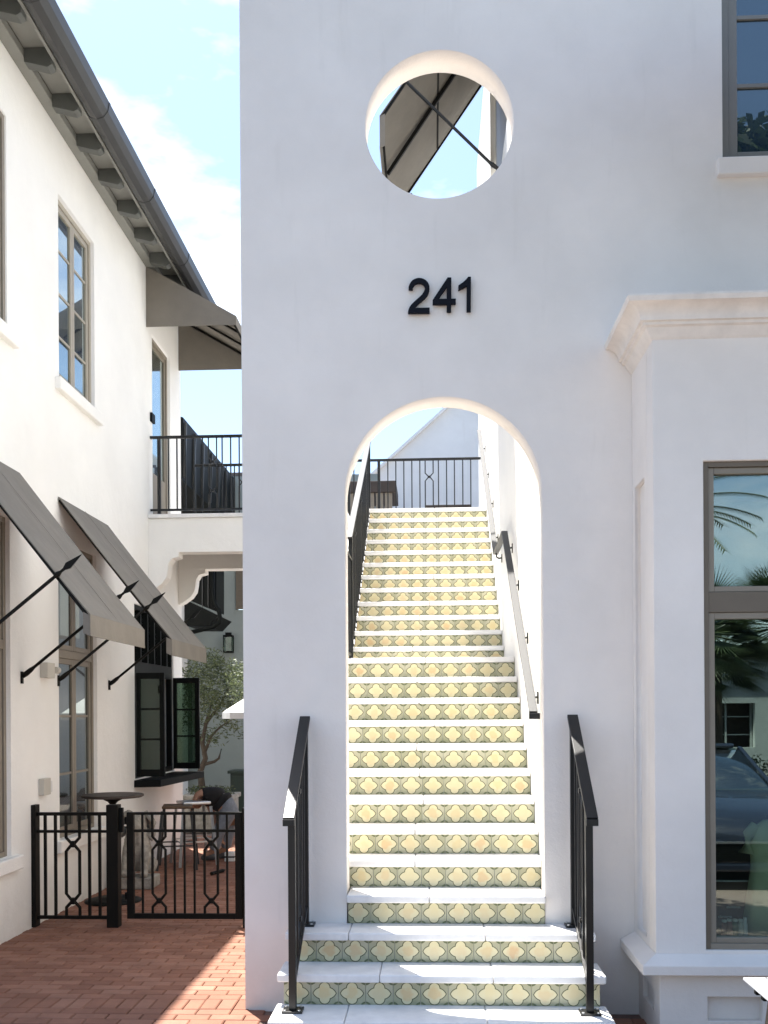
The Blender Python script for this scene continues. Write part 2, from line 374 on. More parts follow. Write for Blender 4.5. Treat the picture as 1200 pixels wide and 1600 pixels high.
# ================================================================== MAIN WHITE BUILDING
YW, WT = 6.0, .215
bl = thing('white_building', (1.0, YW, 0), 'white stucco building with arched stair entrance and round opening above it', 'building')
AL, AR, AC, AZ, AT = -.523, .672, .0745, 3.11, 3.706
ar = (AR-AL)/2; az = AT-ar
arch = [(AR, -.2)]+[(AC+ar*math.cos(t*PI/64), az+ar*math.sin(t*PI/64)) for t in range(65)]+[(AL, -.2)]
outer = [(3.4, -.2)]+arch+[(-1.147, -.2), (-1.147, 7.6), (3.4, 7.6)]
shop_hole = rect(1.36, 3.0, .35, 3.6)
UWX, UWZ = onY(1129, 250, YW).x, onY(1135, 250, YW).z
up_hole = rect(UWX, 2.95, UWZ, 7.0)
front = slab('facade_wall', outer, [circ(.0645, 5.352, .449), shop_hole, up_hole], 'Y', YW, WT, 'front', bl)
XR = .692
side = slab('stairwell_wall', rect(YW+WT+.002, 14.3, -.2, 9.6), [rect(8.75, 11.15, 7.02, 9.1)], 'X', XR+.24, .24, 'cream', bl)
B(XR+.06, XR+.10, 8.75, 11.15, 7.02, 9.1).build('shutter_panel', 'greyframe', bl)
B(XR+.242, 6.0, YW+WT+.01, 14.3, 8.2, 8.4).build('roof', 'roof', bl)
B(5.8, 6.0, YW+WT+.01, 14.3, -.2, 8.19).build('outer_wall', 'cream', bl)
# upper right window
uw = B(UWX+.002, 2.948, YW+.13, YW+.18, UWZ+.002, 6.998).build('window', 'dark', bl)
fx0 = UWX+.002; y0 = YW+.07
fr = MB(); fr.box(fx0, fx0+.055, y0, y0+.06, UWZ+.002, 6.998); fr.box(fx0+.055, 2.948, y0, y0+.06, UWZ+.002, UWZ+.035)
fr.build('outer_frame', 'greyframe', uw, bevel=.003)
fr = MB(); fr.box(fx0+.057, fx0+.112, y0+.014, y0+.058, UWZ+.037, 6.99); fr.box(fx0+.112, 2.94, y0+.014, y0+.058, UWZ+.037, UWZ+.092)
fr.build('sash', 'greyframe', uw, bevel=.003)
for zz in (onY(1170, 132, YW+.08).z, onY(1170, 25, YW+.08).z, onY(1170, -85, YW+.08).z):
    B(fx0+.112, 2.94, y0+.02, y0+.05, zz-.011, zz+.011).build('muntin', 'greyframe', uw)
B(2.4, 2.44, y0+.014, y0+.058, UWZ+.093, 6.99).build('stile', 'greyframe', uw)
B(fx0+.105, 2.94, y0+.035, y0+.042, UWZ+.09, 6.99).build('pane', 'blueglass', uw)
zs = onY(1135, 278, YW).z
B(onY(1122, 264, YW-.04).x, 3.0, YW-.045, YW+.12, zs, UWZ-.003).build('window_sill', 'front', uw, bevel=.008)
# --- projecting shop bay
YB, XB = 5.44, 1.204
ZC = 4.0
def swp(prof, name, m, x=XB, yb=YB, bevel=0):
    rings = [[(x-o, YW-.003, z) for o, z in prof], [(x-o, yb-o, z) for o, z in prof], [(3.0, yb-o, z) for o, z in prof]]
    return MB().loft(rings).build(name, m, bl, bevel=bevel)
wx0 = onY(1099, 720, YB).x; wz1 = onY(1099, 720, YB).z; wz0 = onY(1108, 1485, YB).z; wx0b = wx0
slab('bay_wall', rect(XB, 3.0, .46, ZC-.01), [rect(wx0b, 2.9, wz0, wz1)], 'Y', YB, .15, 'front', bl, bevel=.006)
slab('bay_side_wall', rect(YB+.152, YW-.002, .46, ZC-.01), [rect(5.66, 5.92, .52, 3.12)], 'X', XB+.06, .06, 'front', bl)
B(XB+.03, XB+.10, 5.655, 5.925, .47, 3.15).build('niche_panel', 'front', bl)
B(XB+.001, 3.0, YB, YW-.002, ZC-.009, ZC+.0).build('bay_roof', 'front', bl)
zt = ZC
cove = [(0, zt+.002)]+[(.158, zt+.0), (.160, zt-.012), (.152, zt-.035)]+[(.152-.075*math.sin(a*PI/16), zt-.035-.075*(1-math.cos(a*PI/16))) for a in range(1, 9)]+[(.060, zt-.113), (.058, zt-.128), (.040, zt-.134), (.024, zt-.160), (.010, zt-.180), (0, zt-.190)]
swp(cove, 'cornice', 'trim')
zsl = onY(1100, 1490, YB).z
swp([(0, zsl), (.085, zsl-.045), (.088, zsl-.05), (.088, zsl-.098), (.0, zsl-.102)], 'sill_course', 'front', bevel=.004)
zb = zsl-.103
pl = onY(1106, 1560, YB).x; pr = onY(1192, 1560, YB).x; pz = onY(1106, 1558, YB).z
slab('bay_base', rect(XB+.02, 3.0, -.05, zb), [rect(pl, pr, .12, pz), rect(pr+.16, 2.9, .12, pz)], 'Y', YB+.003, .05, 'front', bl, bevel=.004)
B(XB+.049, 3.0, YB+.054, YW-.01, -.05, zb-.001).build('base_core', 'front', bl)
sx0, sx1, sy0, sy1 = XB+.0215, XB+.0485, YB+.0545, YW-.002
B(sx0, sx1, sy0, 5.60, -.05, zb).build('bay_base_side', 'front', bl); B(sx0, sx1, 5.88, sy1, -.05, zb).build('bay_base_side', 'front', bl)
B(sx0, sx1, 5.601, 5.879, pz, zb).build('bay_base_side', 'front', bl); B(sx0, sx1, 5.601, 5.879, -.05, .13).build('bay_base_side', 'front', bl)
# shop window
sw_ = MB(); x0, x1, z0, z1 = wx0+.002, 2.898, wz0+.002, wz1-.002; ya = YB+.02
shop = B(x0, x0+.028, ya, ya+.09, z0, z1).build('shop_window', 'taupe_dark', bl, bevel=.002)
B(x0+.028, x1, ya, ya+.09, z1-.028, z1).build('head_frame', 'taupe_dark', shop, bevel=.002)
ztm1, ztm0 = onY(1150, 925, YB+.04).z, onY(1150, 957, YB+.04).z
B(x0+.028, x1, ya+.006, ya+.08, ztm0, ztm1).build('transom_bar', 'taupe_dark', shop, bevel=.003)
zgt = onY(1150, 738, YB+.04).z; zgb = onY(1150, 1470, YB+.04).z
for (a, b, nm) in ((ztm1+.001, z1-.029, 'upper_sash'), (z0+.03, ztm0-.001, 'lower_sash')):
    m_ = MB(); m_.box(x0+.03, x0+.062, ya+.014, ya+.07, a, b)
    m_.box(x0+.062, x1, ya+.014, ya+.07, b-.034, b); m_.box(x0+.062, x1, ya+.014, ya+.07, a, a+.03)
    m_.build(nm, 'taupe', shop, bevel=.003)
    B(x0+.06, x1-.02, ya+.04, ya+.047, a+.028, b-.03).build('pane', 'shopglass', shop)
B(x0+.028, x1, ya, ya+.09, z0, z0+.03).build('bottom_frame', 'taupe', shop, bevel=.002)
it = MB(); a = MB()
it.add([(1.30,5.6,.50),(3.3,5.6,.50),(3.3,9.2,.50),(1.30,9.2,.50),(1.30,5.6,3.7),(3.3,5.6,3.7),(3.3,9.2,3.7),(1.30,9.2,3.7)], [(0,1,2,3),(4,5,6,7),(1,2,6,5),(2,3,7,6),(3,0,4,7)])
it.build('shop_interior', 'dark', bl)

# ================================================================== things inside the shop window
cd = thing('display_board', (1.7, 5.85, .501), 'low brown display board with small white script behind the shop glass', 'sign')
bx0, bx1 = x0+.06, 2.5
zbt = onY(1150, 1378, 5.85).z
B(bx0-.1, bx1, 5.86, 5.88, .501, zbt).build('board', 'card', cd)
B(bx0-.1, bx1, 5.855, 5.885, zbt, zbt+.006).build('edge_strip', 'plastic', cd)
def text(s, size, loc, m, parent, name):
    cu = bpy.data.curves.new('t', 'FONT'); cu.body = s; cu.size = size; cu.extrude = .0008
    ob = bpy.data.objects.new('t', cu); COL.objects.link(ob); bpy.context.view_layer.update()
    me = bpy.data.meshes.new_from_object(ob.evaluated_get(bpy.context.evaluated_depsgraph_get())); bpy.data.objects.remove(ob)
    for v in me.vertices: v.co = Vector((v.co.x, -v.co.z, v.co.y)); 
    me.materials.clear(); return link(name, me, m, parent, lo=Vector(loc)-origin(parent))
p1 = onY(1135, 1419, 5.84); text('elements', .022, p1, 'plastic', cd, 'lettering')
p1 = onY(1122, 1434, 5.84); text('elements', .022, p1, 'plastic', cd, 'lettering')
bt = []
for i, (px, w, hh, mm, lab) in enumerate([(1135, .018, .085, 'jar2', 'small reddish candle jar, leftmost on the shop window ledge'), (1143, .018, .09, 'jar2', 'narrow pinkish jar second from the left on the window ledge'), (1152, .020, .09, 'jar3', 'olive jar third from left on the shop window ledge'), (1161, .018, .09, 'jar', 'pale green jar beside the black and white bottle in the shop window'), (1168, .014, .1, 'plastic', 'white bottle with black markings, rightmost on the shop window ledge')]):
    p = onY(px, 1468, 5.62); c = (p.x, 5.66, .501)
    o = MB().lathe(c, [(w*.9, 0), (w, .01), (w, hh), (w*.7, hh+.012), (w*.7, hh+.025), (0.002, hh+.026)], 14).build('jar', mm, None, True, loc=c); tag(o, lab, 'jar', 'jars on the shop window ledge')
    tag(MB().lathe((c[0], c[1], c[2]+hh+.0262), [(w*.75, 0), (w*.75, .012), (.001, .0121)], 14).build('lid', 'plastic', o, loc=None), None)
# dress on a stand
dc = onY(1196, 1340, 5.75); dx = dc.x+.03; dz0 = onY(1180, 1462, 5.75).z; dzs = onY(1180, 1282, 5.75).z
dr = thing('dress', (dx, 5.78, .501), 'pale green short sleeved dress standing in the shop window', 'dress')
def ring(cx, cy, z, a, b, n=28, w=0): return [(cx+a*(1+w*math.sin(9*t*2*PI/n))*math.cos(t*2*PI/n), cy+b*(1+w*math.sin(7*t*2*PI/n))*math.sin(t*2*PI/n), z) for t in range(n)]
hz = dzs-dz0
MB().loft([ring(dx, 5.78, dz0, .155, .10, w=.05), ring(dx, 5.78, dz0+hz*.3, .125, .085, w=.04), ring(dx, 5.78, dz0+hz*.6, .10, .075, w=.02), ring(dx, 5.78, dz0+hz*.82, .105, .07), ring(dx, 5.78, dz0+hz*.93, .085, .055), ring(dx, 5.78, dz0+hz, .035, .03)]).build('bodice', 'dress', dr, True)
for s in (-1, 1):
    MB().tube([(dx+s*.075, 5.78, dzs-.03), (dx+s*.115, 5.77, dzs-.08), (dx+s*.135, 5.76, dzs-.19)], [.03, .035, .045], 14).build('sleeve', 'dress', dr, True)
MB().tube([(dx, 5.78, .502), (dx, 5.78, dz0+.02)], .012, 10).build('stand', 'steel', dr)
sl_ = B(1.32, 3.2, 5.602, 6.1, .4995, .5005)

# ================================================================== STAIRCASE
R_, D_ = .1735, .257
st = thing('staircase', (0, 7.5, 0), 'steep exterior staircase with white stone treads and patterned tile risers', 'staircase')
def yk(k): return 5.49+(k-1)*D_ if k <= 12 else 9.52+(k-13)*D_
def zk(k): return .18+(k-1)*R_            # bottom of riser k
TILE = .1524; XJ = .690
def xr(k):
    if k <= 2: return (-.838, .912) if k == 1 else (-.83, .90)
    if k == 3: return (-.515, XJ-.02)
    return (-.80, XJ)
tile_full = None
def tile_mesh(w, h, u0, u1):
    me = bpy.data.meshes.new('tile'); c = .0015; t = .010
    vs = [(0,0,0),(w,0,0),(w,0,h),(0,0,h),(0,-t+c,0),(w,-t+c,0),(w,-t+c,h),(0,-t+c,h),(c,-t,c),(w-c,-t,c),(w-c,-t,h-c),(c,-t,h-c)]
    fs = [(4,5,9,8),(5,6,10,9),(6,7,11,10),(7,4,8,11),(8,9,10,11),(0,1,5,4),(1,2,6,5),(2,3,7,6),(3,0,4,7)]
    me.from_pydata(vs, [], fs); uv = me.uv_layers.new(name='UVMap')
    for lp in me.loops:
        x, y, z = me.vertices[lp.vertex_index].co; uv.data[lp.index].uv = (u0+(u1-u0)*x/w, .5+(z-h/2)/TILE)
    me.materials.append(M['tile']); return me
TH_ = R_-.046
full = tile_mesh(TILE-.002, TH_-.001, .0066, .9934)
o0 = origin(st)
for k in range(1, 25):
    a, b = xr(k); yf = yk(k) if k != 3 else 5.988
    n0 = math.floor((a-XJ)/TILE); n1 = math.ceil((b-XJ)/TILE)
    for n in range(n0, n1):
        xa, xb = XJ+n*TILE, XJ+(n+1)*TILE; ca, cb = max(xa, a), min(xb, b)
        if cb-ca < .012: continue
        me = full if cb-ca > TILE-.001 else tile_mesh(cb-ca-.002, TH_-.001, (ca-xa)/TILE+.0066, (cb-xa)/TILE-.0066)
        link('tile', me, None, st, lo=Vector((ca+.001, yf+.010, zk(k)+.0005))-o0)
# treads: tread k lies on riser k (k=0 is the lowest slab)
for k in range(0, 25):
    if k == 0: a, b, y0, y1, zt = -.875, .945, 5.18, yk(1)+.02, .18
    else:
        a, b = (xr(k)[0]-.03, xr(k)[1]+.03) if k <= 2 else ((-.5215, .6705) if k == 3 else (-.815, XJ-.001))
        y0 = (yk(k) if k != 3 else 5.978)-.028; y1 = (yk(k+1) if k < 24 else 13.85)+(.012 if k < 24 else 0); zt = zk(k)+R_
        if k == 12: y1 = yk(13)+.012
        if k == 2: y1 = 6.0
    if k == 3: y1 = yk(4)+.012
    n = 3 if k <= 2 else 2
    cuts = [a]+sorted(a+(b-a)*(i+random.uniform(-.18, .18))/n for i in range(1, n))+[b]
    if k == 0: cuts = [a, -.47, .28, b]
    if k == 2: cuts = [a, -.49, .3, b]
    zl = zt-.046 if k else -.02
    for i in range(n):
        B(cuts[i]+(.0012 if i else 0), cuts[i+1]-(.0012 if i < n-1 else 0), y0, y1, zl+.0005, zt+random.uniform(-.0008, .0008)).build('tread', 'stone', st, bevel=.009)
# core under the treads
cor = [(yk(1)+.0105, -.05)]
pts = []
for k in range(1, 25):
    yy = (yk(k) if k != 3 else 5.988)+.0105
    pts += [(yy, zk(k)-.047 if k > 1 else -.05), (yy, zk(k)+R_-.047)]
def core(nm, ks, a, b, yend):
    poly = []
    for i, k in enumerate(ks):
        yy = (yk(k) if k != 3 else 5.998)+.0105; zb_ = (zk(k)-.047) if i else -.05
        poly += [(a, yy, zb_), (a, yy, zk(k)+R_-.047)]
    poly += [(a, yend, zk(ks[-1])+R_-.047), (a, yend, -.05)]
    MB().prism(poly, (b-a, 0, 0)).build(nm, 'core', st)
core('lower_core', [1, 2], -.825, .895, 5.995)
core('stair_core', [4+i for i in range(21)], -.79, XJ-.004, 13.8)
B(-.515, .668, 6.0, 6.27, .1, zk(3)+R_-.047).build('threshold_core', 'core', st)
# stair side wall towards the alley
sp_ = [(6.23, -.1), (6.23, zk(4)+.1)]+[(yk(k)+.02, zk(k)+R_+.005) for k in (5, 8, 12)]+[(9.5, zk(13)+.005), (yk(24), zk(24)+R_+.0), (13.8, zk(24)+R_), (13.8, -.1)]
MB().prism([(-.98, y, z) for y, z in sp_], (.155, 0, 0)).build('side_wall', 'cream', st)

# ================================================================== house number
hn = thing('house_number', onY(690, 492, YW), 'dark house number 241 on the white wall above the arch', 'house number')
def glyph(nm, outer, holes=[]):
    f = lambda q: [(lambda p: (p.x, p.z))(onY(620+a/8.571, 420+b/8.571, YW-.02)) for a, b in q]
    o = slab(nm, f(outer), [f(h) for h in holes], 'Y', YW-.034, .022, 'letter', hn, bevel=.0012)
glyph('digit', [(157,290),(158,255),(168,225),(185,193),(208,166),(238,147),(268,137),(300,133),(332,137),(362,147),(388,163),(410,184),(426,210),(436,240),(438,272),(434,305),(424,337),(405,370),(378,402),(345,432),(308,462),(274,492),(252,516),(243,535),(440,530),(440,603),(150,607),(152,578),(160,548),(175,517),(196,488),(225,458),(262,425),(300,392),(335,358),(360,322),(373,290),(375,262),(368,238),(352,220),(328,208),(300,203),(270,206),(244,218),(226,238),(217,262),(214,290)])
glyph('digit', [(480,430),(680,127),(730,127),(730,410),(790,410),(790,480),(727,480),(727,587),(668,587),(668,487),(480,487)], [[(552,413),(668,413),(668,255)]])
glyph('digit', [(823,235),(885,192),(925,155),(955,118),(993,118),(990,582),(932,582),(935,240),(885,270),(823,298)])

# ================================================================== railings
def bar(mb, p, q, w=.016): return mb.beam(p, q, w, w, up=(0, 0, 1))
def motif(parent, c, zt, zb, half, dirv, m, kz=None, slope=0.0, w=.014):
    """two bars that pinch together at a knot near the top and near the bottom"""
    c = Vector(c); d = Vector(dirv); h = zt-zb; k1, k2 = kz or (zt-.20*h, zb+.13*h); r = half
    for s in (-1, 1):
        pts = [(s*half, zt), (s*half, k1+r*.95), (s*.012, k1+.006), (s*.012, k1-.006), (s*half, k1-r*1.05), (s*half, k2+r*1.05), (s*.012, k2+.006), (s*.012, k2-.006), (s*half, k2-r*.95), (s*half, zb)]
        mb = MB(); P = [Vector((c.x, c.y, 0))+d*a+Vector((0, 0, z+slope*a)) for a, z in pts]
        P[0].z = zt+slope*s*half; P[-1].z = zb+slope*s*half
        mb.tube(P, w*.6, 6, up=Vector((0, 0, 1)).cross(d))
        mb.build('curved_baluster', m, parent)
    for k in (k1, k2):
        p = Vector((c.x, c.y, k)); MB().beam(p-d*.02, p+d*.02, w*1.9, w*2.2).build('knot', m, parent, bevel=.004)

def front_rail(Ax, label, px_low, py_low, px_up, py_up, inner):
    lo = onX(px_low, py_low, Ax); hi = onX(px_up, py_up, Ax)
    return lo, hi
for side_, Ax, lab in ((-1, -.765, 'black metal handrail on the left side of the lowest steps'), (1, .835, 'black metal handrail on the right side of the lowest steps')):
    t = thing('stair_handrail', (Ax, 5.36, .18), lab, 'handrail', 'handrails flanking the bottom steps')
    A = Vector((Ax, 5.245, 1.235)); Bq = Vector((Ax+(.0 if side_ < 0 else -.0), 5.955, 1.775))
    sl_k = (Bq.z-A.z)/(Bq.y-A.y)
    MB().beam(A, Bq, .062, .022).build('top_rail', 'metal', t, bevel=.003)
    B(Ax-.031, Ax+.031, A.y-.012, A.y+.004, A.z-.035, A.z+.0).build('rail_end', 'metal', t, bevel=.002)
    yl, yu = 5.36, 5.925
    ztop = lambda y: A.z+sl_k*(y-A.y)-.014
    for yy, zb_ in ((yl, .181), (yu, .181+2*R_)):
        MB().box(Ax-.0195, Ax+.0195, yy-.0195, yy+.0195, zb_+.012, ztop(yy)).build('post', 'metal', t, bevel=.002)
        bp0 = MB().box(Ax-.055, Ax+.055, yy-.05, yy+.05, zb_, zb_+.012).build('base_plate', 'metal', t, bevel=.002)
        for ax_ in (-.04, .04):
            for ay_ in (-.036, .036): MB().lathe((Ax+ax_, yy+ay_, zb_+.012), [(.008, 0), (.008, .006), (.001, .0065)], 8).build('bolt', 'steel', bp0)
    zlo = lambda y: .181+.14+(y-yl)*((.181+2*R_+.12-.181-.14)/(yu-yl))
    MB().beam((Ax, yl+.02, zlo(yl+.02)), (Ax, yu-.02, zlo(yu-.02)), .030, .018).build('bottom_rail', 'metal', t)
    for yy in (yl+.095, yl+.19, yu-.19, yu-.095)[0:4]:
        MB().box(Ax-.008, Ax+.008, yy-.008, yy+.008, zlo(yy), ztop(yy)).build('baluster', 'metal', t)
    ym = (yl+yu)/2; motif(t, (Ax, ym, 0), ztop(ym)-.0, zlo(ym), .043, (0, 1, 0), 'metal', slope=sl_k, kz=(ztop(ym)-.17, zlo(ym)+.14))

# wall handrail on the right of the stairwell
hr = thing('wall_handrail', (.63, 6.25, 0), 'long black wall handrail on brackets up the right side of the stairwell', 'handrail')
hp = [Vector((.635, 6.26, 1.795)), Vector((.635, 8.62, 3.36)), Vector((.635, 9.80, 3.36)), Vector((.635, 12.95, 5.47))]
for i in range(3):
    MB().beam(hp[i], hp[i+1], .052, .020).build('rail', 'metal', hr, bevel=.003)
B(.606, XR-.001, 6.225, 6.262, 1.755, 1.793).build('rail_end', 'metal', hr, bevel=.003)
for seg, ts in ((0, (.10, .38, .68, .93)), (1, (.92,)), (2, (.14, .38, .62, .86))):
    for t_ in ts:
        p = hp[seg].lerp(hp[seg+1], t_)
        b = MB().tube([p+Vector((0, 0, -.01)), p+Vector((0, 0, -.045)), p+Vector((.025, 0, -.06)), p+Vector((.048, 0, -.055))], .008, 6).build('bracket', 'metal', hr)
        MB().box(XR-.008, XR-.0005, p.y-.018, p.y+.018, p.z-.10, p.z-.02).build('bracket_plate', 'metal', b, bevel=.002)
# upper-flight balustrade on the left
ub = thing('flight_balustrade', (-.775, 9.4, zk(13)), 'black metal balustrade climbing the left side of the upper flight', 'balustrade')
ux = -.765
ua, uc = Vector((ux, 9.25, 3.44)), Vector((ux, 12.30, 5.19)); us = (uc.z-ua.z)/(uc.y-ua.y)
MB().beam(ua, uc, .060, .022).build('top_rail', 'metal', ub, bevel=.003)
yb0, yb1 = 9.42, 12.28
nz_ = lambda y: zk(13)+R_+(y-yk(13))*R_/D_
zb2 = lambda y: max(nz_(y)-.0, zk(13)+.06)+.02
MB().beam((ux, yb0, nz_(yb0)-.06), (ux, yb1, nz_(yb1)-.02), .03, .02).build('bottom_rail', 'metal', ub)
zu = lambda y: ua.z+us*(y-ua.y)-.012
for yy, zz in ((yb0, zk(13)+.001), (yb1, zk(24)+R_+.001)):
    B(ux-.02, ux+.02, yy-.02, yy+.02, zz, zu(yy)).build('post', 'metal', ub, bevel=.002)
n = 26
for i in range(1, n):
    yy = yb0+(yb1-yb0)*i/n
    if i in (5, 13, 21): motif(ub, (ux, yy, 0), zu(yy), nz_(yy)-.04, .04, (0, 1, 0), 'metal', slope=us); continue
    B(ux-.008, ux+.008, yy-.008, yy+.008, nz_(yy)-.05, zu(yy)).build('baluster', 'metal', ub)
# landing return rail beside the jamb
lr = thing('landing_rail', (-.77, 8.4, zk(13)), 'short black guard rail edging the half landing behind the left jamb', 'guard rail')
B(ux-.018, ux+.018, 8.40, 9.36, zk(13)+.98, zk(13)+1.0).build('top_rail', 'metal', lr)
B(ux-.012, ux+.012, 8.40, 9.36, zk(13)+.08, zk(13)+.10).build('bottom_rail', 'metal', lr)
for i in range(9): B(ux-.008, ux+.008, 8.42+i*.112, 8.436+i*.112, zk(13)+(.1 if i else .001), zk(13)+.98).build('baluster', 'metal', lr)

def guard(name, label, Y, xa, xb, zbot, ztop, xs, motifs, postxs, m='metal', mid=None, half=.045, kz=None):
    t = thing(name, ((xa+xb)/2, Y, zbot), label, 'guard rail')
    B(xa, xb, Y-.02, Y+.02, ztop-.03, ztop).build('top_rail', m, t, bevel=.003)
    B(xa, xb, Y-.012, Y+.012, zbot+.06, zbot+.085).build('bottom_rail', m, t)
    for x in postxs: B(x-.019, x+.019, Y-.019, Y+.019, zbot+.001, ztop-.03).build('post', m, t, bevel=.002)
    for x in xs: B(x-.0075, x+.0075, Y-.0075, Y+.0075, zbot+.085, ztop-.03).build('baluster', m, t)
    for x in motifs: motif(t, (x, Y, 0), ztop-.03, zbot+.085, half, (1, 0, 0), m, kz)
    return t
ztopf = zk(24)+R_
YG = 13.75; gx = lambda px: onY(px, 740, YG).x; gz = onY(670, 716, YG).z
guard('top_guard_rail', 'black guard rail across the head of the stairs below the sky', YG, gx(543), XR-.002, ztopf, gz,
      [gx(p) for p in (606, 618.5, 631, 643.5, 656, 685, 697.7, 710, 723, 735.5, 553, 567)], [gx(670.6)], [gx(592), gx(545)], kz=(onY(670, 745, YG).z, ztopf+.16), half=.055)

# ================================================================== BRIDGE between the buildings
br = thing('bridge', (-2.2, 12.6, 3.7), 'white stucco bridge with scrolled corbels joining the two buildings', 'bridge')
YF, YK = 11.80, 13.42; ZD = onY(300, 803, YF).z; ZBm = onY(330, 862, YF).z
B(XL+.001, -.99, YF, YF+.20, ZBm, ZD-.05).build('front_beam', 'cream', br)
B(XL+.001, -.99, YF-.03, YF+.25, ZD-.048, ZD).build('ledge', 'stone', br, bevel=.006)
B(XL+.001, -.99, YK-.22, YK, ZBm, ZD-.05).build('back_beam', 'cream', br, bevel=.006)
B(XL+.001, -.99, YF+.201, YK-.221, ZBm+.20, ZBm+.25).build('ceiling', 'brown', br)
B(XL+.001, -.99, YF+.251, YK+.02, ZD-.048, ZD-.002).build('deck', 'stone', br)
def corbel(Y, px0, t, nm):
    # ogee corbel against the wall: profile in photo pixels on the beam's own front plane
    prof = [(279,862),(279,869),(268,872),(263,880),(262,890),(260,901),(253,911),(246,916),(241,920)]
    P = [onY(a, b, YF) for a, b in prof]; zz = P[0].z; rel = [(p.x, p.z-zz) for p in P]
    poly = [(XL+.001, Y, ZBm+.0)]+[(x, Y, ZBm+z) for x, z in rel]+[(XL+.001, Y, ZBm+rel[-1][1]-.03)]
    # close along the wall
    poly[0] = (XL+.001, Y, ZBm)
    MB().prism(poly, (0, t, 0)).build(nm, 'cream', br)
corbel(YF, 0, .2, 'corbel'); corbel(YK-.214, 0, .19, 'corbel')
ZR = onY(300, 677, YF).z
bx = lambda c: onY(230+c/7.5, 740, YF+.1).x
guard('bridge_guard_rail', 'black balcony rail along the near edge of the bridge', YF+.1, XL+.001, -1.0, ZD, ZR, [bx(c) for c in (250, 350, 450, 550, 650, 880, 980, 1080, 1180, 1280, 1380, 1600, 1700, 1800)], [bx(767), bx(1490)], [bx(140)], kz=(ZR-.32, ZD+.30), half=.05)
ZR2 = onY(350, 725, YK-.1).z
guard('rear_bridge_rail', 'black balcony rail along the far edge of the bridge', YK-.1, XL+.2, -1.66, ZD, ZR2, [XL+.3+.112*i for i in range(14) if i not in (5,)], [XL+.3+.112*5], [XL+.2], kz=(ZR2-.25, ZD+.25), half=.05)

# ================================================================== LEFT BUILDING
lb = thing('cream_building', (XL, 10, 0), 'two storey cream stucco building along the alley with deep bracketed eaves', 'building')
ZE = 7.19; YE = 13.38
def W_(ya, yb, za, zb): return rect(ya, yb, za, zb)
w1 = (6.80, 7.84, 4.91, 6.63); w2 = (8.95, 9.92, 4.88, 6.59); dr_ = (12.0, 12.83, ZD+.003, 6.47)
f1 = (6.75, 7.86, .66, 3.40); f2 = (8.90, 9.93, .66, 3.42); sv = (11.21, 12.93, 1.06, 3.08)
slab('alley_wall', rect(5.2, YE, -.2, ZE+.1), [W_(*w) for w in (w1, w2, dr_, f1, f2, sv)], 'X', XL, .30, 'cream', lb)
B(XL-4.0, XL-.301, YE-.3, YE, -.2, ZE).build('end_wall', 'cream', lb)
B(XL-4.0, XL-.301, 5.2, 5.5, -.2, ZE).build('street_wall', 'cream', lb)
B(XL-4.0, XL-3.8, 5.501, YE-.301, -.2, ZE).build('rear_wall', 'cream', lb)
B(XL-3.79, XL-.302, 5.51, YE-.31, 3.75, 3.9).build('upper_floor', 'brown', lb)
def leftwin(w, nm, cols=2, rows=4, m='taupe', gm='glass', rec=.035, transom=None, sill=True, door=False):
    ya, yb, za, zb = w; x = XL-rec
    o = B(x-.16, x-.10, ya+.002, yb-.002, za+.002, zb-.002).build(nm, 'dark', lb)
    f = MB(); f.box(x-.06, x, ya+.002, ya+.05, za+.002, zb-.002); f.box(x-.06, x, yb-.05, yb-.002, za+.002, zb-.002)
    f.box(x-.06, x, ya+.05, yb-.05, zb-.05, zb-.002); f.box(x-.06, x, ya+.05, yb-.05, za+.002, za+.045); f.build('frame', m, o, bevel=.004)
    spans = [(za+.047, zb-.052)] if not transom else [(za+.047, transom-.04), (transom+.04, zb-.052)]
    if transom: B(x-.058, x-.002, ya+.052, yb-.052, transom-.038, transom+.038).build('transom_bar', m, o, bevel=.004)
    for si, (a, b) in enumerate(spans):
        r_ = rows if si == 0 else 1
        for c in range(cols):
            cw = (yb-ya-.104)/cols; p = ya+.052+c*cw; q = p+cw-.004; sw2 = .05
            s = MB(); s.box(x-.048, x-.012, p, p+sw2, a, b); s.box(x-.048, x-.012, q-sw2, q, a, b)
            s.box(x-.048, x-.012, p+sw2, q-sw2, b-sw2, b); s.box(x-.048, x-.012, p+sw2, q-sw2, a, a+sw2+(.5 if door else 0)); s.build('sash', m, o, bevel=.003)
            B(x-.034, x-.028, p+sw2-.004, q-sw2+.004, a+sw2, b-sw2).build('pane', gm, o)
            for i in range(1, r_):
                zz = a+(b-a)*i/r_; B(x-.040, x-.020, p+sw2, q-sw2, zz-.011, zz+.011).build('muntin', m, o)
    if sill: B(x+.001, XL+.055, ya-.10, yb+.12, za-.115, za-.001).build('window_sill', 'cream', o, bevel=.010)
    return o
leftwin(w1, 'window', 2, 4, rec=.012); leftwin(w2, 'window', 2, 4, m='taupe_light')
leftwin(f1, 'french_window', 2, 3, gm='darkglass', transom=2.37); leftwin(f2, 'french_window', 2, 3, gm='darkglass', transom=2.37)
d_ = leftwin(dr_, 'balcony_door', 1, 1, sill=False, door=True)
for z in (4.5, 5.2, 5.9): B(XL-.098, XL-.075, dr_[1]-.055, dr_[1]-.035, z, z+.11).build('hinge', 'metal', d_)
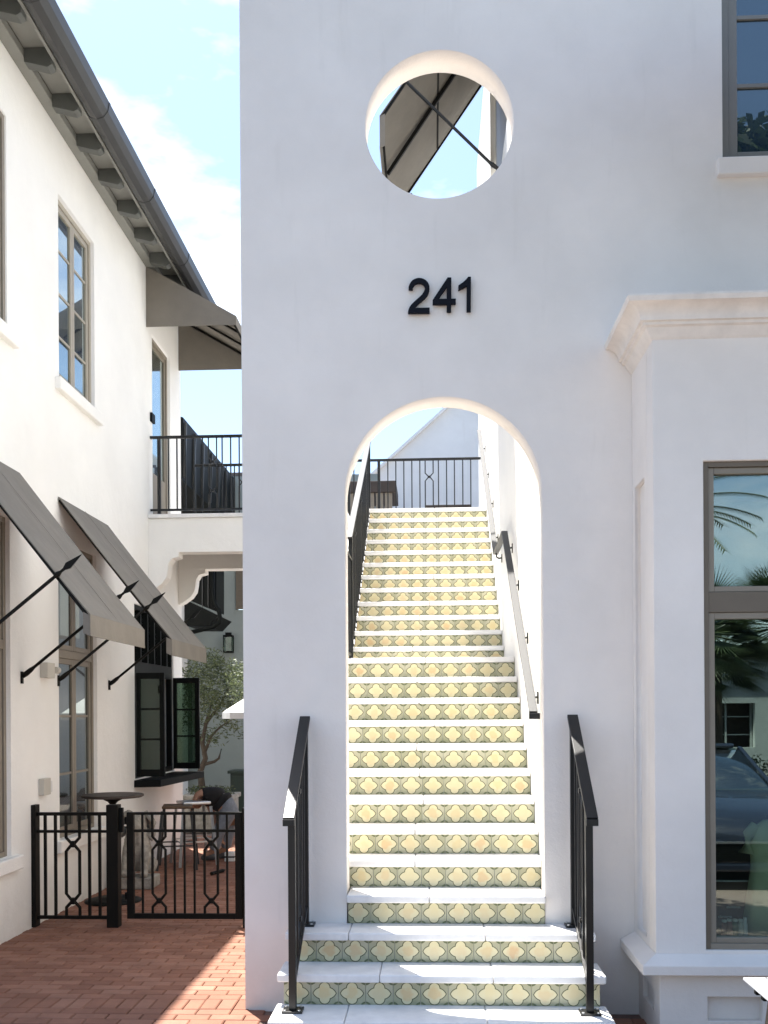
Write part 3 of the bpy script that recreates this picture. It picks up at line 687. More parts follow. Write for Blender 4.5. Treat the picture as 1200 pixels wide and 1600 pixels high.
# service window: black mullioned transom, open casements and ledge
ya, yb, za, zb = sv
s_ = B(XL-.2, XL-.14, ya+.002, yb-.002, za+.002, zb-.002).build('service_window', 'dark', lb)
f = MB(); x = XL-.02
f.box(x-.07, x, ya+.002, ya+.05, za+.002, zb-.002); f.box(x-.07, x, yb-.05, yb-.002, za+.002, zb-.002); f.box(x-.07, x, ya+.05, yb-.05, zb-.06, zb-.002); f.box(x-.07, x, ya+.05, yb-.05, 2.26, 2.42); f.box(x-.07, x, ya+.05, yb-.05, za+.002, za+.06)
f.build('frame', 'black', s_, bevel=.004)
for i in range(1, 6):
    yy = ya+(yb-ya)*i/6; B(x-.06, x+.012, yy-.022, yy+.022, 2.42, zb-.06).build('mullion', 'black', s_, bevel=.003)
B(x-.05, x-.04, ya+.05, yb-.05, 2.42, zb-.06).build('pane', 'glass', s_)
def sash(Y, wx, nm):
    a, b = za+.03, 2.28; t = .022; x0 = XL+.012; x1 = x0+wx
    o = MB(); o.box(x0, x0+.045, Y-t, Y+t, a, b); o.box(x1-.055, x1, Y-t, Y+t, a, b); o.box(x0+.045, x1-.055, Y-t, Y+t, b-.07, b); o.box(x0+.045, x1-.055, Y-t, Y+t, a, a+.08)
    o = o.build(nm, 'black', s_, bevel=.003)
    hh = (b-.07-a-.08)
    # panes and glazing bars of the open casement
    pg = MB(); pg.box(x0+.045, x1-.055, Y-.003, Y+.003, a+.08, b-.07); pg.build('casement_pane', 'sashglass', s_)
    for i in (1, 2): B(x0+.045, x1-.055, Y-.010, Y+.010, a+.08+hh*i/3-.011, a+.08+hh*i/3+.011).build('glazing_bar', 'black', s_)
sash(ya+.04, .325, 'open_casement'); sash(yb-.06, .345, 'open_casement')
MB().prism([(XL+.001, ya-.05, za-.09), (XL+.29, ya+.02, za-.09), (XL+.40, yb, za-.09), (XL+.001, yb+.02, za-.09)], (0, 0, .08)).build('ledge', 'black', s_, bevel=.004)
# eaves
XO = -2.84
B(XL+.001, XL+.105, 5.0, 13.30, ZE-.02, ZE+.05).build('frieze_board', 'soffit', lb, bevel=.004)
B(XL+.106, XO-.14, 5.0, 13.30, ZE+.055, ZE+.075).build('soffit', 'soffit', lb)
B(-3.06, -3.035, 5.0, 13.28, ZE-.05, ZE+.054).build('fascia', 'soffit', lb)
for i in range(12):
    yy = 6.0+.6*i+.14
    MB().prism([(XL+.108, yy, ZE+.053), (-3.062, yy, ZE+.053), (-3.062, yy, ZE-.09), (-3.10, yy, ZE-.11), (XL+.108, yy, ZE-.06)], (0, .10, 0)).build('eave_bracket', 'bracket', lb, bevel=.003)
gp_ = [(-3.034, ZE+.05), (-3.034, ZE-.03), (-3.01, ZE-.065), (-2.95, ZE-.085), (-2.89, ZE-.07), (-2.85, ZE-.02), (-2.835, ZE+.06), (-2.845, ZE+.065), (-2.865, ZE-.01), (-2.90, ZE-.05), (-2.95, ZE-.065), (-3.0, ZE-.05), (-3.02, ZE-.02), (-3.024, ZE+.05)]
MB().prism([(a, 5.0, b) for a, b in gp_], (0, 8.2, 0)).build('gutter', 'gutter', lb)
for i in range(6): 
    MB().prism([(a*1.0+(-.004 if a < -2.95 else .005), 5.8+1.45*i, b-.003) for a, b in gp_], (0, .03, 0)).build('gutter_strap', 'gutter', lb)
MB().prism([(-2.95, 5.0, ZE+.08), (-2.95, 5.0, ZE+.13), (-5.4, 5.0, ZE+1.1), (XL-4.3, 5.0, ZE+.1), (XL-4.3, 5.0, ZE+.05), (-5.4, 5.0, ZE+1.0)], (0, 8.3, 0)).build('roof', 'roof', lb)

# small fittings on the alley wall
def wbox(name, px0, py0, px1, py1, dep, m, label, cat, extra=None):
    p, q = onX(px0, py0, XL), onX(px1, py1, XL); o = B(XL+.001, XL+dep, p.y, q.y, q.z, p.z)
    o = o.build(name, m, None, bevel=.004, loc=(XL, (p.y+q.y)/2, (p.z+q.z)/2)); tag(o, label, cat); return o, p, q
o, p, q = wbox('electrical_box', 62, 1035, 74, 1060, .07, 'greybox', 'beige electrical box between the first two awning rods', 'electrical box')
MB().tube([(XL+.0705, q.y+.0, p.z-.06), (XL+.0705, q.y+.07, p.z-.06)], .03, 12, up=(1, 0, 0)).build('conduit_knob', 'greybox', o)
o, p, q = wbox('junction_box', 60, 1217, 71, 1241, .05, 'greybox', 'pale junction box low on the wall left of the french window', 'junction box')
wbox('socket_plate', 75, 1221, 81, 1237, .006, 'plastic', 'small perforated white plate right of the junction box', 'wall plate')
o, p, q = wbox('card_reader', 234, 644, 239, 663, .03, 'black', 'black card reader on the wall beside the balcony door', 'card reader')

# ================================================================== AWNINGS
XO_ = onY(225, 985, 8.05).x; AZ0 = 3.80; AZ1 = onY(225, 985, 8.05).z
def awning(ya, yb, xw, xo, zw, zo, label, dirx=1, drop=.145, seam=1, rods=True, loc=None, anchorz=2.11, name='awning'):
    t = thing(name, ((xw+xo)/2, (ya+yb)/2, zo), label, 'awning', None)
    def cloth(y0, y1, nm):
        mb = MB(); n = Vector((zw-zo, 0, abs(xo-xw)*1)).normalized() if dirx > 0 else Vector((-(zw-zo), 0, abs(xo-xw))).normalized()
        th = n*.006
        p = [Vector((xw+dirx*.003, y0, zw)), Vector((xo, y0, zo)), Vector((xo, y1, zo)), Vector((xw+dirx*.003, y1, zw))]
        # slight sag between the ends
        k = 8; rings = []
        for i in range(k+1):
            u = i/k; s = -.010*math.sin(PI*u); q0 = p[0].lerp(p[1], u)+n*s; q1 = p[3].lerp(p[2], u)+n*s
            rings.append([q0, q1, q1+th, q0+th])
        mb.loft(rings); mb.build(nm, 'canvas', t)
    ym = (ya+yb)/2
    if seam: cloth(ya, ym-.0015, 'canvas_panel'); cloth(ym+.0015, yb, 'canvas_panel')
    else: cloth(ya, yb, 'canvas_panel')
    if seam: MB().beam((xw+dirx*.01, ym, zw+.008), (xo, ym, zo+.008), .004, .002).build('seam', 'canvas', t)
    va = min(xo, xo+dirx*.006); vl = B(va, va+.006, ya, yb, zo-drop, zo+.004).build('valance', 'canvas', t); B(va-.0015, va+.0075, ya-.001, yb+.001, zo-drop-.001, zo-drop+.018).build('hem', 'canvas', vl)
    for yy in (ya, yb-.005):
        s = 1 if yy == ya else 1
        MB().prism([(xo-dirx*.001, yy, zo-.002), (xo-dirx*.045, yy, zo+.02), (xo-dirx*.045, yy, zo-drop+.02), (xo-dirx*.001, yy, zo-drop)], (0, .004, 0)).build('return_flap', 'canvas', t)
    o_ = .018
    for yy in (ya+.014, yb-.014): MB().beam((xw+dirx*.01, yy, zw-.03), (xo-dirx*.012, yy, zo-.014), .02, .02).build('side_frame', 'gate', t)
    MB().beam((xo-dirx*.012, ya+.02, zo-.014), (xo-dirx*.012, yb-.02, zo-.014), .02, .02).build('front_frame', 'gate', t)
    MB().beam((xw+dirx*.012, ya+.02, zw-.03), (xw+dirx*.012, yb-.02, zw-.03), .02, .02).build('wall_frame', 'gate', t)
    return t
def spear(t, anc, tip, m='gate'):
    anc, tip = Vector(anc), Vector(tip); d = (tip-anc).normalized(); L = (tip-anc).length
    rod = MB(); q = lambda s: anc+d*s
    rod.tube([q(.012), q(.05), q(.10), q(.14), q(L-.26)], [.016, .022, .020, .0125, .0125], 10)
    rod = rod.build('rod', m, t, True)
    MB().tube([q(L-.262), q(L-.245), q(L-.235), q(L-.215), q(L-.195), q(L-.185), q(L-.17), q(L-.155)], [.011, .011, .014, .021, .014, .010, .010, .011], 12).build('collar', m, rod, True)
    sd = Vector((0, 1, 0)); u = d.cross(sd).normalized(); b = q(L-.155); w = q(L-.12)
    MB().loft([[b+u*.010+sd*.007, b-u*.010+sd*.007, b-u*.010-sd*.007, b+u*.010-sd*.007], [w+u*.024+sd*.008, w-u*.024+sd*.008, w-u*.024-sd*.008, w+u*.024-sd*.008], [tip+u*.002+sd*.002, tip-u*.002+sd*.002, tip-u*.002-sd*.002, tip+u*.002-sd*.002]]).build('spear_tip', m, rod)
    MB().box(anc.x-.001 if anc.x < tip.x else anc.x-.012, anc.x+.012 if anc.x < tip.x else anc.x+.001, anc.y-.02, anc.y+.02, anc.z-.05, anc.z+.05).build('wall_plate', m, t, bevel=.003)
a1 = awning(6.75, 8.05, XL, XO_, AZ0, AZ1, 'grey taupe canvas awning nearest the camera on the alley wall')
a2 = awning(8.90, 10.28, XL, XO_, AZ0-.01, AZ1-.01, 'grey taupe canvas awning over the tall taupe french window')
tipB = onY(217, 907, 8.07); dxr, dzr = tipB.x, tipB.z
for t, ys_ in ((a1, (6.73, 8.07)), (a2, (8.88, 10.30))):
    for yy in ys_: spear(t, (XL+.002, yy, 2.112), (dxr, yy, dzr))
# upper awning above the balcony door (closed ends)
YA, YZ = 11.75, 13.27
zt_, zb_ = onX(231, 421, XL).z, onX(231, 515, XL).z; po = onY(368, 493, YA); 
t = thing('balcony_awning', (XL+.5, 12.5, zb_), 'dark grey closed-end awning above the upstairs balcony door', 'awning')
xo = po.x; zo = po.z
MB().loft([[(XL+.003, YA, zt_), (xo, YA, zo), (xo, YA+.006, zo), (XL+.003, YA+.006, zt_)], [(XL+.003, YA, zb_), (xo, YA, zb_), (xo, YA+.006, zb_), (XL+.003, YA+.006, zb_)]]).build('end_panel', 'canvas', t)
MB().loft([[(XL+.003, YZ, zt_), (xo, YZ, zo), (xo, YZ+.006, zo), (XL+.003, YZ+.006, zt_)], [(XL+.003, YZ, zb_), (xo, YZ, zb_), (xo, YZ+.006, zb_), (XL+.003, YZ+.006, zb_)]]).build('end_panel', 'canvas', t)
MB().loft([[(XL+.003, YA+.007, zt_), (XL+.003, YZ-.001, zt_), (XL+.003, YZ-.001, zt_-.007), (XL+.003, YA+.007, zt_-.007)], [(xo, YA+.007, zo), (xo, YZ-.001, zo), (xo, YZ-.001, zo-.007), (xo, YA+.007, zo-.007)]]).build('top_panel', 'canvas', t)
B(xo, xo+.006, YA, YZ+.006, zb_, zo).build('valance', 'canvas', t)
for yy in (YA+.03, (YA+YZ)/2-.25, (YA+YZ)/2+.25, YZ-.03): MB().beam((XL+.02, yy, zt_-.04), (xo-.02, yy, zo-.03), .025, .025).build('rafter', 'gate', t)
for xx in (xo-.02,): MB().beam((xx, YA+.02, zb_+.015), (xx, YZ-.02, zb_+.015), .02, .02).build('hem_bar', 'gate', t)
# awning on the stairwell wall, seen through the round opening
near_o = onY(594, 181, 9.3); zwr = near_o.z+(XR-near_o.x)*1.42
ra = awning(9.3, 11.25, XR, near_o.x, zwr, near_o.z, 'brown grey awning seen through the round opening with crossing black rods', dirx=-1, drop=.30)
MB().beam((XR-.02, 10.25, zwr-.06), (near_o.x+.03, 10.25, near_o.z-.03), .035, .035).build('middle_rafter', 'gate', ra)
MB().beam(((XR+near_o.x)/2-.02, 9.33, (zwr+near_o.z)/2-.05), ((XR+near_o.x)/2-.02, 11.2, (zwr+near_o.z)/2-.05), .02, .02).build('purlin', 'gate', ra)
for yy in (9.26, 11.27):
    an = onX(790, 238, XR-.002); tz = onY(634, 127, 9.26)
    MB().tube([(XR-.01, yy, an.z), (XR-.10, yy, an.z+.07), (XR-.12, yy, an.z+.085), (tz.x, yy, tz.z)], [.012, .022, .015, .015], 8).build('rod', 'metal', ra)
    B(XR-.013, XR-.001, yy-.02, yy+.02, an.z-.05, an.z+.05).build('wall_plate', 'metal', ra)

# ================================================================== FENCE AND GATE
YGt = 8.30; X8 = lambda px: onY(px, 1350, YGt).x; Z8 = lambda py: onY(220, py, YGt).z
fp = thing('metal_fence', (X8(110), YGt, 0), 'short dark metal fence panel fixed between the alley wall and the gate post', 'fence')
for a, b in ((41, 59), (169, 187)): B(X8(a), X8(b), YGt-.05, YGt+.05, .001, Z8(1257)).build('post', 'gate', fp, bevel=.004)
B(X8(59)+.001, X8(169)-.001, YGt-.017, YGt+.017, Z8(1274), Z8(1269)).build('top_rail', 'gate', fp)
B(X8(59)+.001, X8(169)-.001, YGt-.017, YGt+.017, Z8(1301), Z8(1297)).build('mid_rail', 'gate', fp)
B(X8(59)+.001, X8(169)-.001, YGt-.017, YGt+.017, Z8(1436), Z8(1431)).build('bottom_rail', 'gate', fp)
for p in (71, 87, 140, 156): B(X8(p)-.011, X8(p)+.011, YGt-.011, YGt+.011, Z8(1431), Z8(1274)).build('baluster', 'gate', fp)
motif(fp, (X8(114), YGt, 0), Z8(1274), Z8(1431), .058, (1, 0, 0), 'gate', kz=(Z8(1319), Z8(1408)), w=.024)
gt = thing('metal_gate', (X8(290), YGt, 0), 'dark metal gate leaf with two pinched ornament bars across the brick alley', 'gate')
B(X8(199), X8(210), YGt-.02, YGt+.02, Z8(1435), Z8(1269)).build('stile', 'gate', gt, bevel=.003)
B(X8(368), X8(379), YGt-.02, YGt+.02, Z8(1435), Z8(1269)).build('stile', 'gate', gt, bevel=.003)
B(X8(210), X8(368), YGt-.018, YGt+.018, Z8(1273), Z8(1269)).build('top_rail', 'gate', gt)
B(X8(210), X8(368), YGt-.016, YGt+.016, Z8(1300), Z8(1296)).build('mid_rail', 'gate', gt)
B(X8(210), X8(368), YGt-.018, YGt+.018, Z8(1435), Z8(1427)).build('bottom_rail', 'gate', gt)
for p in (223, 273, 288.5, 304, 355): B(X8(p)-.0085, X8(p)+.0085, YGt-.0085, YGt+.0085, Z8(1427), Z8(1273)).build('baluster', 'gate', gt)
for p in (248.5, 330): motif(gt, (X8(p), YGt, 0), Z8(1273), Z8(1427), .056, (1, 0, 0), 'gate', kz=(Z8(1317), Z8(1407)), w=.020)
for z in (Z8(1282), Z8(1400)): MB().tube([(X8(197), YGt, z-.03), (X8(197), YGt, z+.03)], .012, 8).build('hinge', 'gate', gt)
B(X8(187)+.001, X8(193), YGt-.02, YGt+.02, Z8(1300), Z8(1262)).build('latch_box', 'black', gt, bevel=.003)
gp2 = B(X8(380), X8(385)+.03, YGt-.04, YGt+.04, .001, Z8(1262)).build('gate_post', 'gate', None, bevel=.004); tag(gp2, 'slim dark gate post closing the alley next to the white tower', 'post')

# ================================================================== BEHIND THE GATE
# bar table
c = onZ(177, 1408, 0); zt2 = onY(177, 1241, c.y).z
bt = thing('bar_table', (c.x, c.y, 0), 'round high bar table standing behind the middle gate post', 'table')
MB().lathe((c.x, c.y, 0), [(.27, .001), (.27, .012), (.20, .03), (.05, .045), (.035, .06), (.03, .08)], 28).build('base', 'black', bt, True)
MB().lathe((c.x, c.y, 0), [(.032, .08), (.032, zt2-.09), (.05, zt2-.07), (.12, zt2-.035), (.12, zt2-.03)], 20).build('column', 'black', bt, True)
MB().lathe((c.x, c.y, 0), [(.27, zt2-.03), (.295, zt2-.02), (.295, zt2-.003), (.285, zt2)], 40).build('table_top', 'brown', bt, bevel=.002)
# bar stools
def stool(px, py, hh, m, seat, lab, sz=.17, rot=.2):
    c = onZ(px, py, 0); t = thing('bar_stool', (c.x, c.y, 0), lab, 'stool', 'bar stools in the alley')
    Rz = Matrix.Rotation(rot, 3, 'Z'); cc = Vector((c.x, c.y, 0))
    pts = [cc+Rz@Vector((sx*sz, sy*sz, hh)) for sx, sy in ((-1,-1),(1,-1),(1,1),(-1,1))]
    MB().loft([[p+Vector((0, 0, -.035)) for p in pts], [p for p in pts]]).build('seat', seat, t, bevel=.01)
    ft = [cc+Rz@Vector((sx*sz*1.32, sy*sz*1.32, 0)) for sx, sy in ((-1,-1),(1,-1),(1,1),(-1,1))]
    for a, b in zip(pts, ft): MB().beam(a*.97+cc*.03+Vector((0, 0, -.036-a.z*.0)), b+Vector((0, 0, .002)), .032, .018).build('leg', m, t)
    mid = [(a+(b-a)*.62) for a, b in zip(pts, ft)]
    for i in range(4): MB().beam(mid[i], mid[(i+1) % 4], .016, .016).build('footrest_bar', m, t)
stool(278, 1356, .74, 'gutter', 'wood', 'bar stool with a dark wooden seat at the left of the pair')
stool(303, 1350, .76, 'steel', 'steel', 'shiny steel bar stool beside the bending person', rot=.5)
# lion statue
c = onZ(216, 1386, 0); L = Vector((c.x, c.y, 0))
ln = thing('lion_statue', L, 'weathered stone lion statue seated behind the gate', 'statue')
B(L.x-.20, L.x+.19, L.y-.16, L.y+.16, .001, .12).build('plinth', 'lion', ln, bevel=.012)
nd = [((0, .05, .24), .13), ((0, .0, .38), .125), ((0, -.03, .50), .12), ((0, -.05, .60), .115), ((0, -.07, .68), .105), ((0, -.15, .66), .065), ((0, -.21, .645), .045),
      ((.09, -.07, .44), .055), ((.10, -.11, .28), .042), ((.10, -.12, .16), .045), ((.10, -.18, .14), .04),
      ((-.09, -.07, .44), .055), ((-.10, -.11, .28), .042), ((-.10, -.12, .16), .045), ((-.10, -.18, .14), .04),
      ((.13, .06, .22), .085), ((.15, -.02, .17), .05), ((-.13, .06, .22), .085), ((-.15, -.02, .17), .05),
      ((.08, -.05, .76), .03), ((-.08, -.05, .76), .03)]
nd = [(L+Vector(p), r) for p, r in nd]
ed = [(0,1),(1,2),(2,3),(3,4),(4,5),(5,6),(2,7),(7,8),(8,9),(9,10),(2,11),(11,12),(12,13),(13,14),(0,15),(15,16),(0,17),(17,18),(4,19),(4,20)]
skinmesh('body', nd, ed, 'lion', ln)
mn = MB()
for i in range(64):
    a = random.uniform(0, 2*PI); zz = random.uniform(-.14, .14); rr = math.sqrt(max(0, .0225-zz*zz))
    p = L+Vector((math.cos(a)*rr*1.05, -.045+abs(math.sin(a))*rr*.9, .66+zz)); mn.tube([p, p+Vector((math.cos(a)*.03, .01, -.05)), p+Vector((math.cos(a)*.035, .012, -.085))], [.036, .032, .006], 6)
tag(mn.build('mane', 'lion', ln, True), kind='stuff')
MB().lathe(L+Vector((.0, -.23, .655)), [(.002, -.02), (.02, -.01), (.022, .01), (.002, .02)], 10).build('nose', 'brown', ln, True)
# person bending over
YP = 12.15
def pp(px, py, dy=0): return onY(px, py, YP+dy)
pr_ = thing('person', pp(345, 1343), 'person in black t-shirt and washed jeans bending over beside the bar stools', 'person')
f1_, f2_ = pp(334, 1339, -.05), pp(352, 1338, .12); f1_.z = .06; f2_.z = .06
hip = pp(359, 1265); chest = pp(330, 1243); neck = pp(316, 1243); head = pp(309, 1253, -.02)
k1, k2 = pp(341, 1302, -.08), pp(357, 1303, .12)
h1, h2 = pp(357, 1270, -.08), pp(362, 1270, .10)
s1, s2 = pp(320, 1238, -.19), pp(322, 1242, .17)
e1, w1_ = pp(308, 1240, -.22), pp(302, 1260, -.20)
e2, w2_ = pp(338, 1285, .12), pp(344, 1304, .05)
nodes = [(hip, .115), (hip.lerp(chest, .5)+Vector((0, 0, .05)), .10), (chest, .11), (neck, .055), (head, .085), (head+Vector((-.06, 0, -.07)), .075),
         (h1, .09), (k1, .06), (f1_+Vector((0, 0, .06)), .045), (f1_+Vector((-.13, 0, -.02)), .04), (h2, .09), (k2, .06), (f2_+Vector((0, 0, .06)), .045), (f2_+Vector((-.13, 0, -.02)), .04),
         (s1, .055), (e1, .042), (w1_, .028), (s2, .055), (e2, .042), (w2_, .028)]
edges = [(0,1),(1,2),(2,3),(3,4),(4,5),(0,6),(6,7),(7,8),(8,9),(0,10),(10,11),(11,12),(12,13),(2,14),(14,15),(15,16),(2,17),(17,18),(18,19)]
for wi, (w, dvec) in ((16, (w1_, (w1_-e1).normalized())), (19, (w2_, (w2_-e2).normalized()))):
    pi_ = len(nodes); nodes.append((w+dvec*.06, (.036, .018))); edges.append((wi, pi_))
    sdv = Vector((0, 1, 0)); cv = dvec.cross(sdv)
    for fi, (off, ln_) in enumerate(((-.03, .055), (-.01, .068), (.01, .064), (.03, .05))):
        a = len(nodes); nodes += [(w+dvec*.085+sdv*off, .009), (w+dvec*(.085+ln_*.6)+sdv*off*1.1+cv*.008, .008), (w+dvec*(.085+ln_)+sdv*off*1.1+cv*.024, .007)]
        edges += [(pi_, a), (a, a+1), (a+1, a+2)]
    a = len(nodes); nodes += [(w+dvec*.045-sdv*.04, .010), (w+dvec*.075-sdv*.055, .008)]; edges += [(pi_, a), (a, a+1)]
skinmesh('body', nodes, edges, 'skin', pr_)
skinmesh('t_shirt', [(hip.lerp(chest, .12)+Vector((0, 0, .03)), .165), (hip.lerp(chest, .5)+Vector((0, 0, .04)), .165), (chest, .165), (chest.lerp(neck, .6), .09), (s1, .075), (s1.lerp(e1, .45), .062), (s2, .075), (s2.lerp(e2, .45), .062), (chest+Vector((.0, 0, -.10)), .10)], [(0,1),(1,2),(2,3),(2,4),(4,5),(2,6),(6,7),(2,8)], 'shirt', pr_)
skinmesh('jeans', [(hip, .160), (hip.lerp(chest, .28), .150), (h1, .108), (k1, .078), (f1_+Vector((.0, 0, .05)), .068), (h2, .108), (k2, .078), (f2_+Vector((0, 0, .05)), .068)], [(0,1),(0,2),(2,3),(3,4),(0,5),(5,6),(6,7)], 'jeans', pr_)
skinmesh('hair', [(head+Vector((.02, 0, .02)), .10), (head+Vector((-.04, 0, .01)), .085)], [(0, 1)], 'hair', pr_)
for f_ in (f1_, f2_):
    skinmesh('shoe', [(f_+Vector((.03, 0, -.012)), .048), (f_+Vector((-.08, 0, -.02)), .046), (f_+Vector((-.16, 0, -.028)), .032)], [(0,1),(1,2)], 'shoe', pr_)
B(head.x-.13, head.x-.12, head.y-.01, head.y+.01, head.z-.06, head.z-.03).build('nose', 'skin', pr_)
# box and rod on the ground
p = onZ(360, 1345, 0); o = B(p.x-.06, p.x+.06, p.y-.06, p.y+.06, .001, .11).build('box', 'plastic', None, bevel=.004, loc=(p.x, p.y, 0)); tag(o, 'small white box on the bricks behind the bending person', 'box')
B(p.x-.061, p.x+.061, p.y-.061, p.y+.061, .045, .065).build('band', 'black', o)
p = onZ(330, 1368, 0); q = onZ(348, 1363, 0); o = MB().tube([p+Vector((0, 0, .02)), q+Vector((0, 0, .02)), q+(q-p)*.2+Vector((0, 0, .02))], [.02, .02, .008], 8).build('tool', 'black', None, loc=p); tag(o, 'short black hand tool lying on the bricks past the gate', 'tool')

# --- courtyard background
YC = 19.0
fb = thing('courtyard_building', (-4.5, YC, 0), 'shaded pale wall of the courtyard building seen under the bridge', 'building')
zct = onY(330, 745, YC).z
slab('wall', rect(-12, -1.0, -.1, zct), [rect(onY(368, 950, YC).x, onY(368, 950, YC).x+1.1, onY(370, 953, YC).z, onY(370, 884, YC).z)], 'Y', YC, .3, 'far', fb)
B(-12, -1.0, YC+.3, YC+5, zct-.2, zct-.02).build('roof', 'roof', fb)
p = onY(369, 952, YC-.03); sh = MB().box(p.x, p.x+.5, YC-.05, YC-.005, p.z, p.z+1.0).build('shutter', 'taupe_dark', fb)
for i in range(9): B(p.x+.05, p.x+.45, YC-.065, YC-.051, p.z+.08+i*.1, p.z+.13+i*.1).build('slat', 'taupe_dark', sh)
# window frame behind shutter
B(p.x+.5, p.x+1.15, YC+.05, YC+.08, p.z, p.z+1.0).build('window', 'glass', fb)
# wall lantern
p0, p1 = onY(350, 1020, YC-.15), onY(364, 990, YC-.15)
lt = thing('wall_lantern', ((p0.x+p1.x)/2, YC-.15, p0.z), 'black wall lantern on the shaded courtyard wall above the tree', 'lantern')
xa, xb, zA, zB = p0.x, p1.x, p0.z, p1.z; w = xb-xa
B(xa, xb, YC-.24, YC-.06, zA, zA+.03).build('base', 'black', lt); B(xa, xb, YC-.24, YC-.06, zB-.07, zB-.03).build('cap', 'black', lt)
B(xa+w*.2, xb-w*.2, YC-.2, YC-.1, zB-.03, zB+.02).build('chimney', 'black', lt); B(xa+w*.4, xb-w*.4, YC-.06, YC-.001, zA+.1, zA+.2).build('arm', 'black', lt)
for a in (xa, xb-.012):
    for b in (YC-.24, YC-.072): B(a, a+.012, b, b+.012, zA+.03, zB-.07).build('post', 'black', lt)
B(xa+.012, xb-.012, YC-.232, YC-.074, zA+.031, zB-.071).build('glass', 'sashglass', lt)
# dark canopy and downpipe hanging under the bridge line
YD = 16.0; q = lambda a, b: onY(a, b, YD)
cn = thing('metal_canopy', q(318, 975), 'dark sloping metal canopy on the wall beyond the bridge', 'canopy')
poly = [q(288, 945), q(296, 940), q(341, 962), q(334, 969), q(326, 978), q(292, 978), q(288, 972)]
MB().prism(poly, (0, 1.1, 0)).build('canopy_body', 'black', cn)
MB().beam(q(293, 940), q(343, 962), 1.15, .03, up=(0, 0, 1)).build('canopy_edge', 'gutter', cn) if False else None
dp = thing('corner_structure', q(320, 900), 'black corner structure with windows seen under the bridge', 'structure')
MB().prism([q(304, 885), q(338, 885), q(338, 955), q(290, 935), q(290, 900)], (0, .6, 0)).build('panel', 'black', dp)
for a in (316, 325, 334): MB().prism([q(a, 888), q(a+1.2, 888), q(a+1.2, 950), q(a, 945)], (0, -.03, 0)).build('batten', 'gutter', dp)
o = MB().tube([q(335, 884)+Vector((0, -.1, 0)), q(335, 938)+Vector((0, -.1, 0)), q(338, 946)+Vector((0, -.1, 0)), q(344, 954)+Vector((0, -.1, 0)), q(345.5, 965)+Vector((0, -.1, 0)), q(344, 974)+Vector((0, -.1, 0)), q(336, 980)+Vector((0, -.1, 0)), q(301, 989)+Vector((0, -.1, 0))], .036, 10, up=(0, 1, 0)).build('downpipe', 'black', None, True)
tag(o, 'black bent downpipe curving in front of the courtyard wall', 'downpipe')
# eave of the next building beyond the bridge
p = onY(286, 652, 15.0)
ev = thing('far_eave_building', (p.x-2, 17, 0), 'dark roof eave of the next building seen through the bridge rail', 'building')
pe = onY(392, 800, 20.2)
MB().loft([[(p.x, 15.0, p.z), (p.x-.03, 15.0, p.z-.95), (p.x-2.5, 15.0, p.z-.75), (p.x-2.5, 15.0, p.z+.8)], [(p.x, 20.5, p.z), (p.x-.03, 20.5, p.z-.95), (p.x-2.5, 20.5, p.z-.75), (p.x-2.5, 20.5, p.z+.8)]]).build('roof', 'black', ev)
for i in range(9): MB().beam((p.x+.01, 15.1+i*.6, p.z-.06), (p.x-.02, 15.1+i*.6, p.z-.9), .05, .03).build('batten', 'gutter', ev)
B(p.x-3.2, p.x-.9, 15.2, 18.8, -.1, p.z-.7).build('wall', 'cream', ev)
# low dark roof at right of it
o = MB(); a, b = onY(355, 738, 22), onY(420, 738, 22); z0 = onY(355, 800, 22).z
rf = thing('low_roof_building', (a.x, 22, 0), 'low dark roofed building on the skyline behind the rear bridge rail', 'building')
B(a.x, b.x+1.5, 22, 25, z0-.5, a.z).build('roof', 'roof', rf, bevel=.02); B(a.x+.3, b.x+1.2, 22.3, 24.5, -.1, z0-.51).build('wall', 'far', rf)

# gable building beyond the top of the stairs
YQ = 22.0; g = lambda a, b: onY(a, b, YQ)
gb = thing('gable_building', (g(700, 800).x, YQ, 0), 'pale white gabled building rising behind the top guard rail', 'building')
ps = [g(612, 716), g(700, 637), g(790, 556), g(880, 637), g(960, 716)]
ps = [g(540, 781)]+ps
poly = [(ps[0].x, -.1)]+[(v.x, v.z) for v in ps]+[(ps[-1].x, -.1)]
slab('gable_wall', poly, [], 'Y', YQ, .3, 'pale', gb)
for a, b in ((ps[0], ps[3]), (ps[3], ps[5])):
    MB().beam(Vector((a.x, YQ+1.9, a.z+.02)), Vector((b.x, YQ+1.9, b.z+.02)), 4.0, .06, up=(0, 0, 1)).build('roof_slope', 'pale', gb)
# brown shuttered window units in front of it
def shut(px0, py0, px1, py1, Y, lab, nm, split):
    a, b = onY(px0, py0, Y), onY(px1, py1, Y); t = thing(nm, ((a.x+b.x)/2, Y, b.z), lab, 'pergola')
    B(a.x, b.x, Y, Y+1.2, a.z-(a.z-b.z)*.36, a.z).build('roof', 'brown', t, bevel=.01)
    B(a.x+.06, b.x-.06, Y+.1, Y+1.1, b.z-2.0, b.z).build('base_wall', 'pale', t)
    n = split
    for i in range(n):
        xa = a.x+.04+(b.x-a.x-.08)*i/n; xb = a.x+.04+(b.x-a.x-.08)*(i+1)/n-.03
        B(xa, xb, Y+.05, Y+.09, b.z+.001, a.z-(a.z-b.z)*.36-.001).build('shutter', 'taupe', t)
shut(541, 752, 619, 801, 17.5, 'dark flat roofed shuttered pavilion behind the left end of the guard rail', 'pavilion', 5)
shut(664, 789, 736, 812, 18.0, 'low brown roofed box just above the top step', 'pavilion', 4)

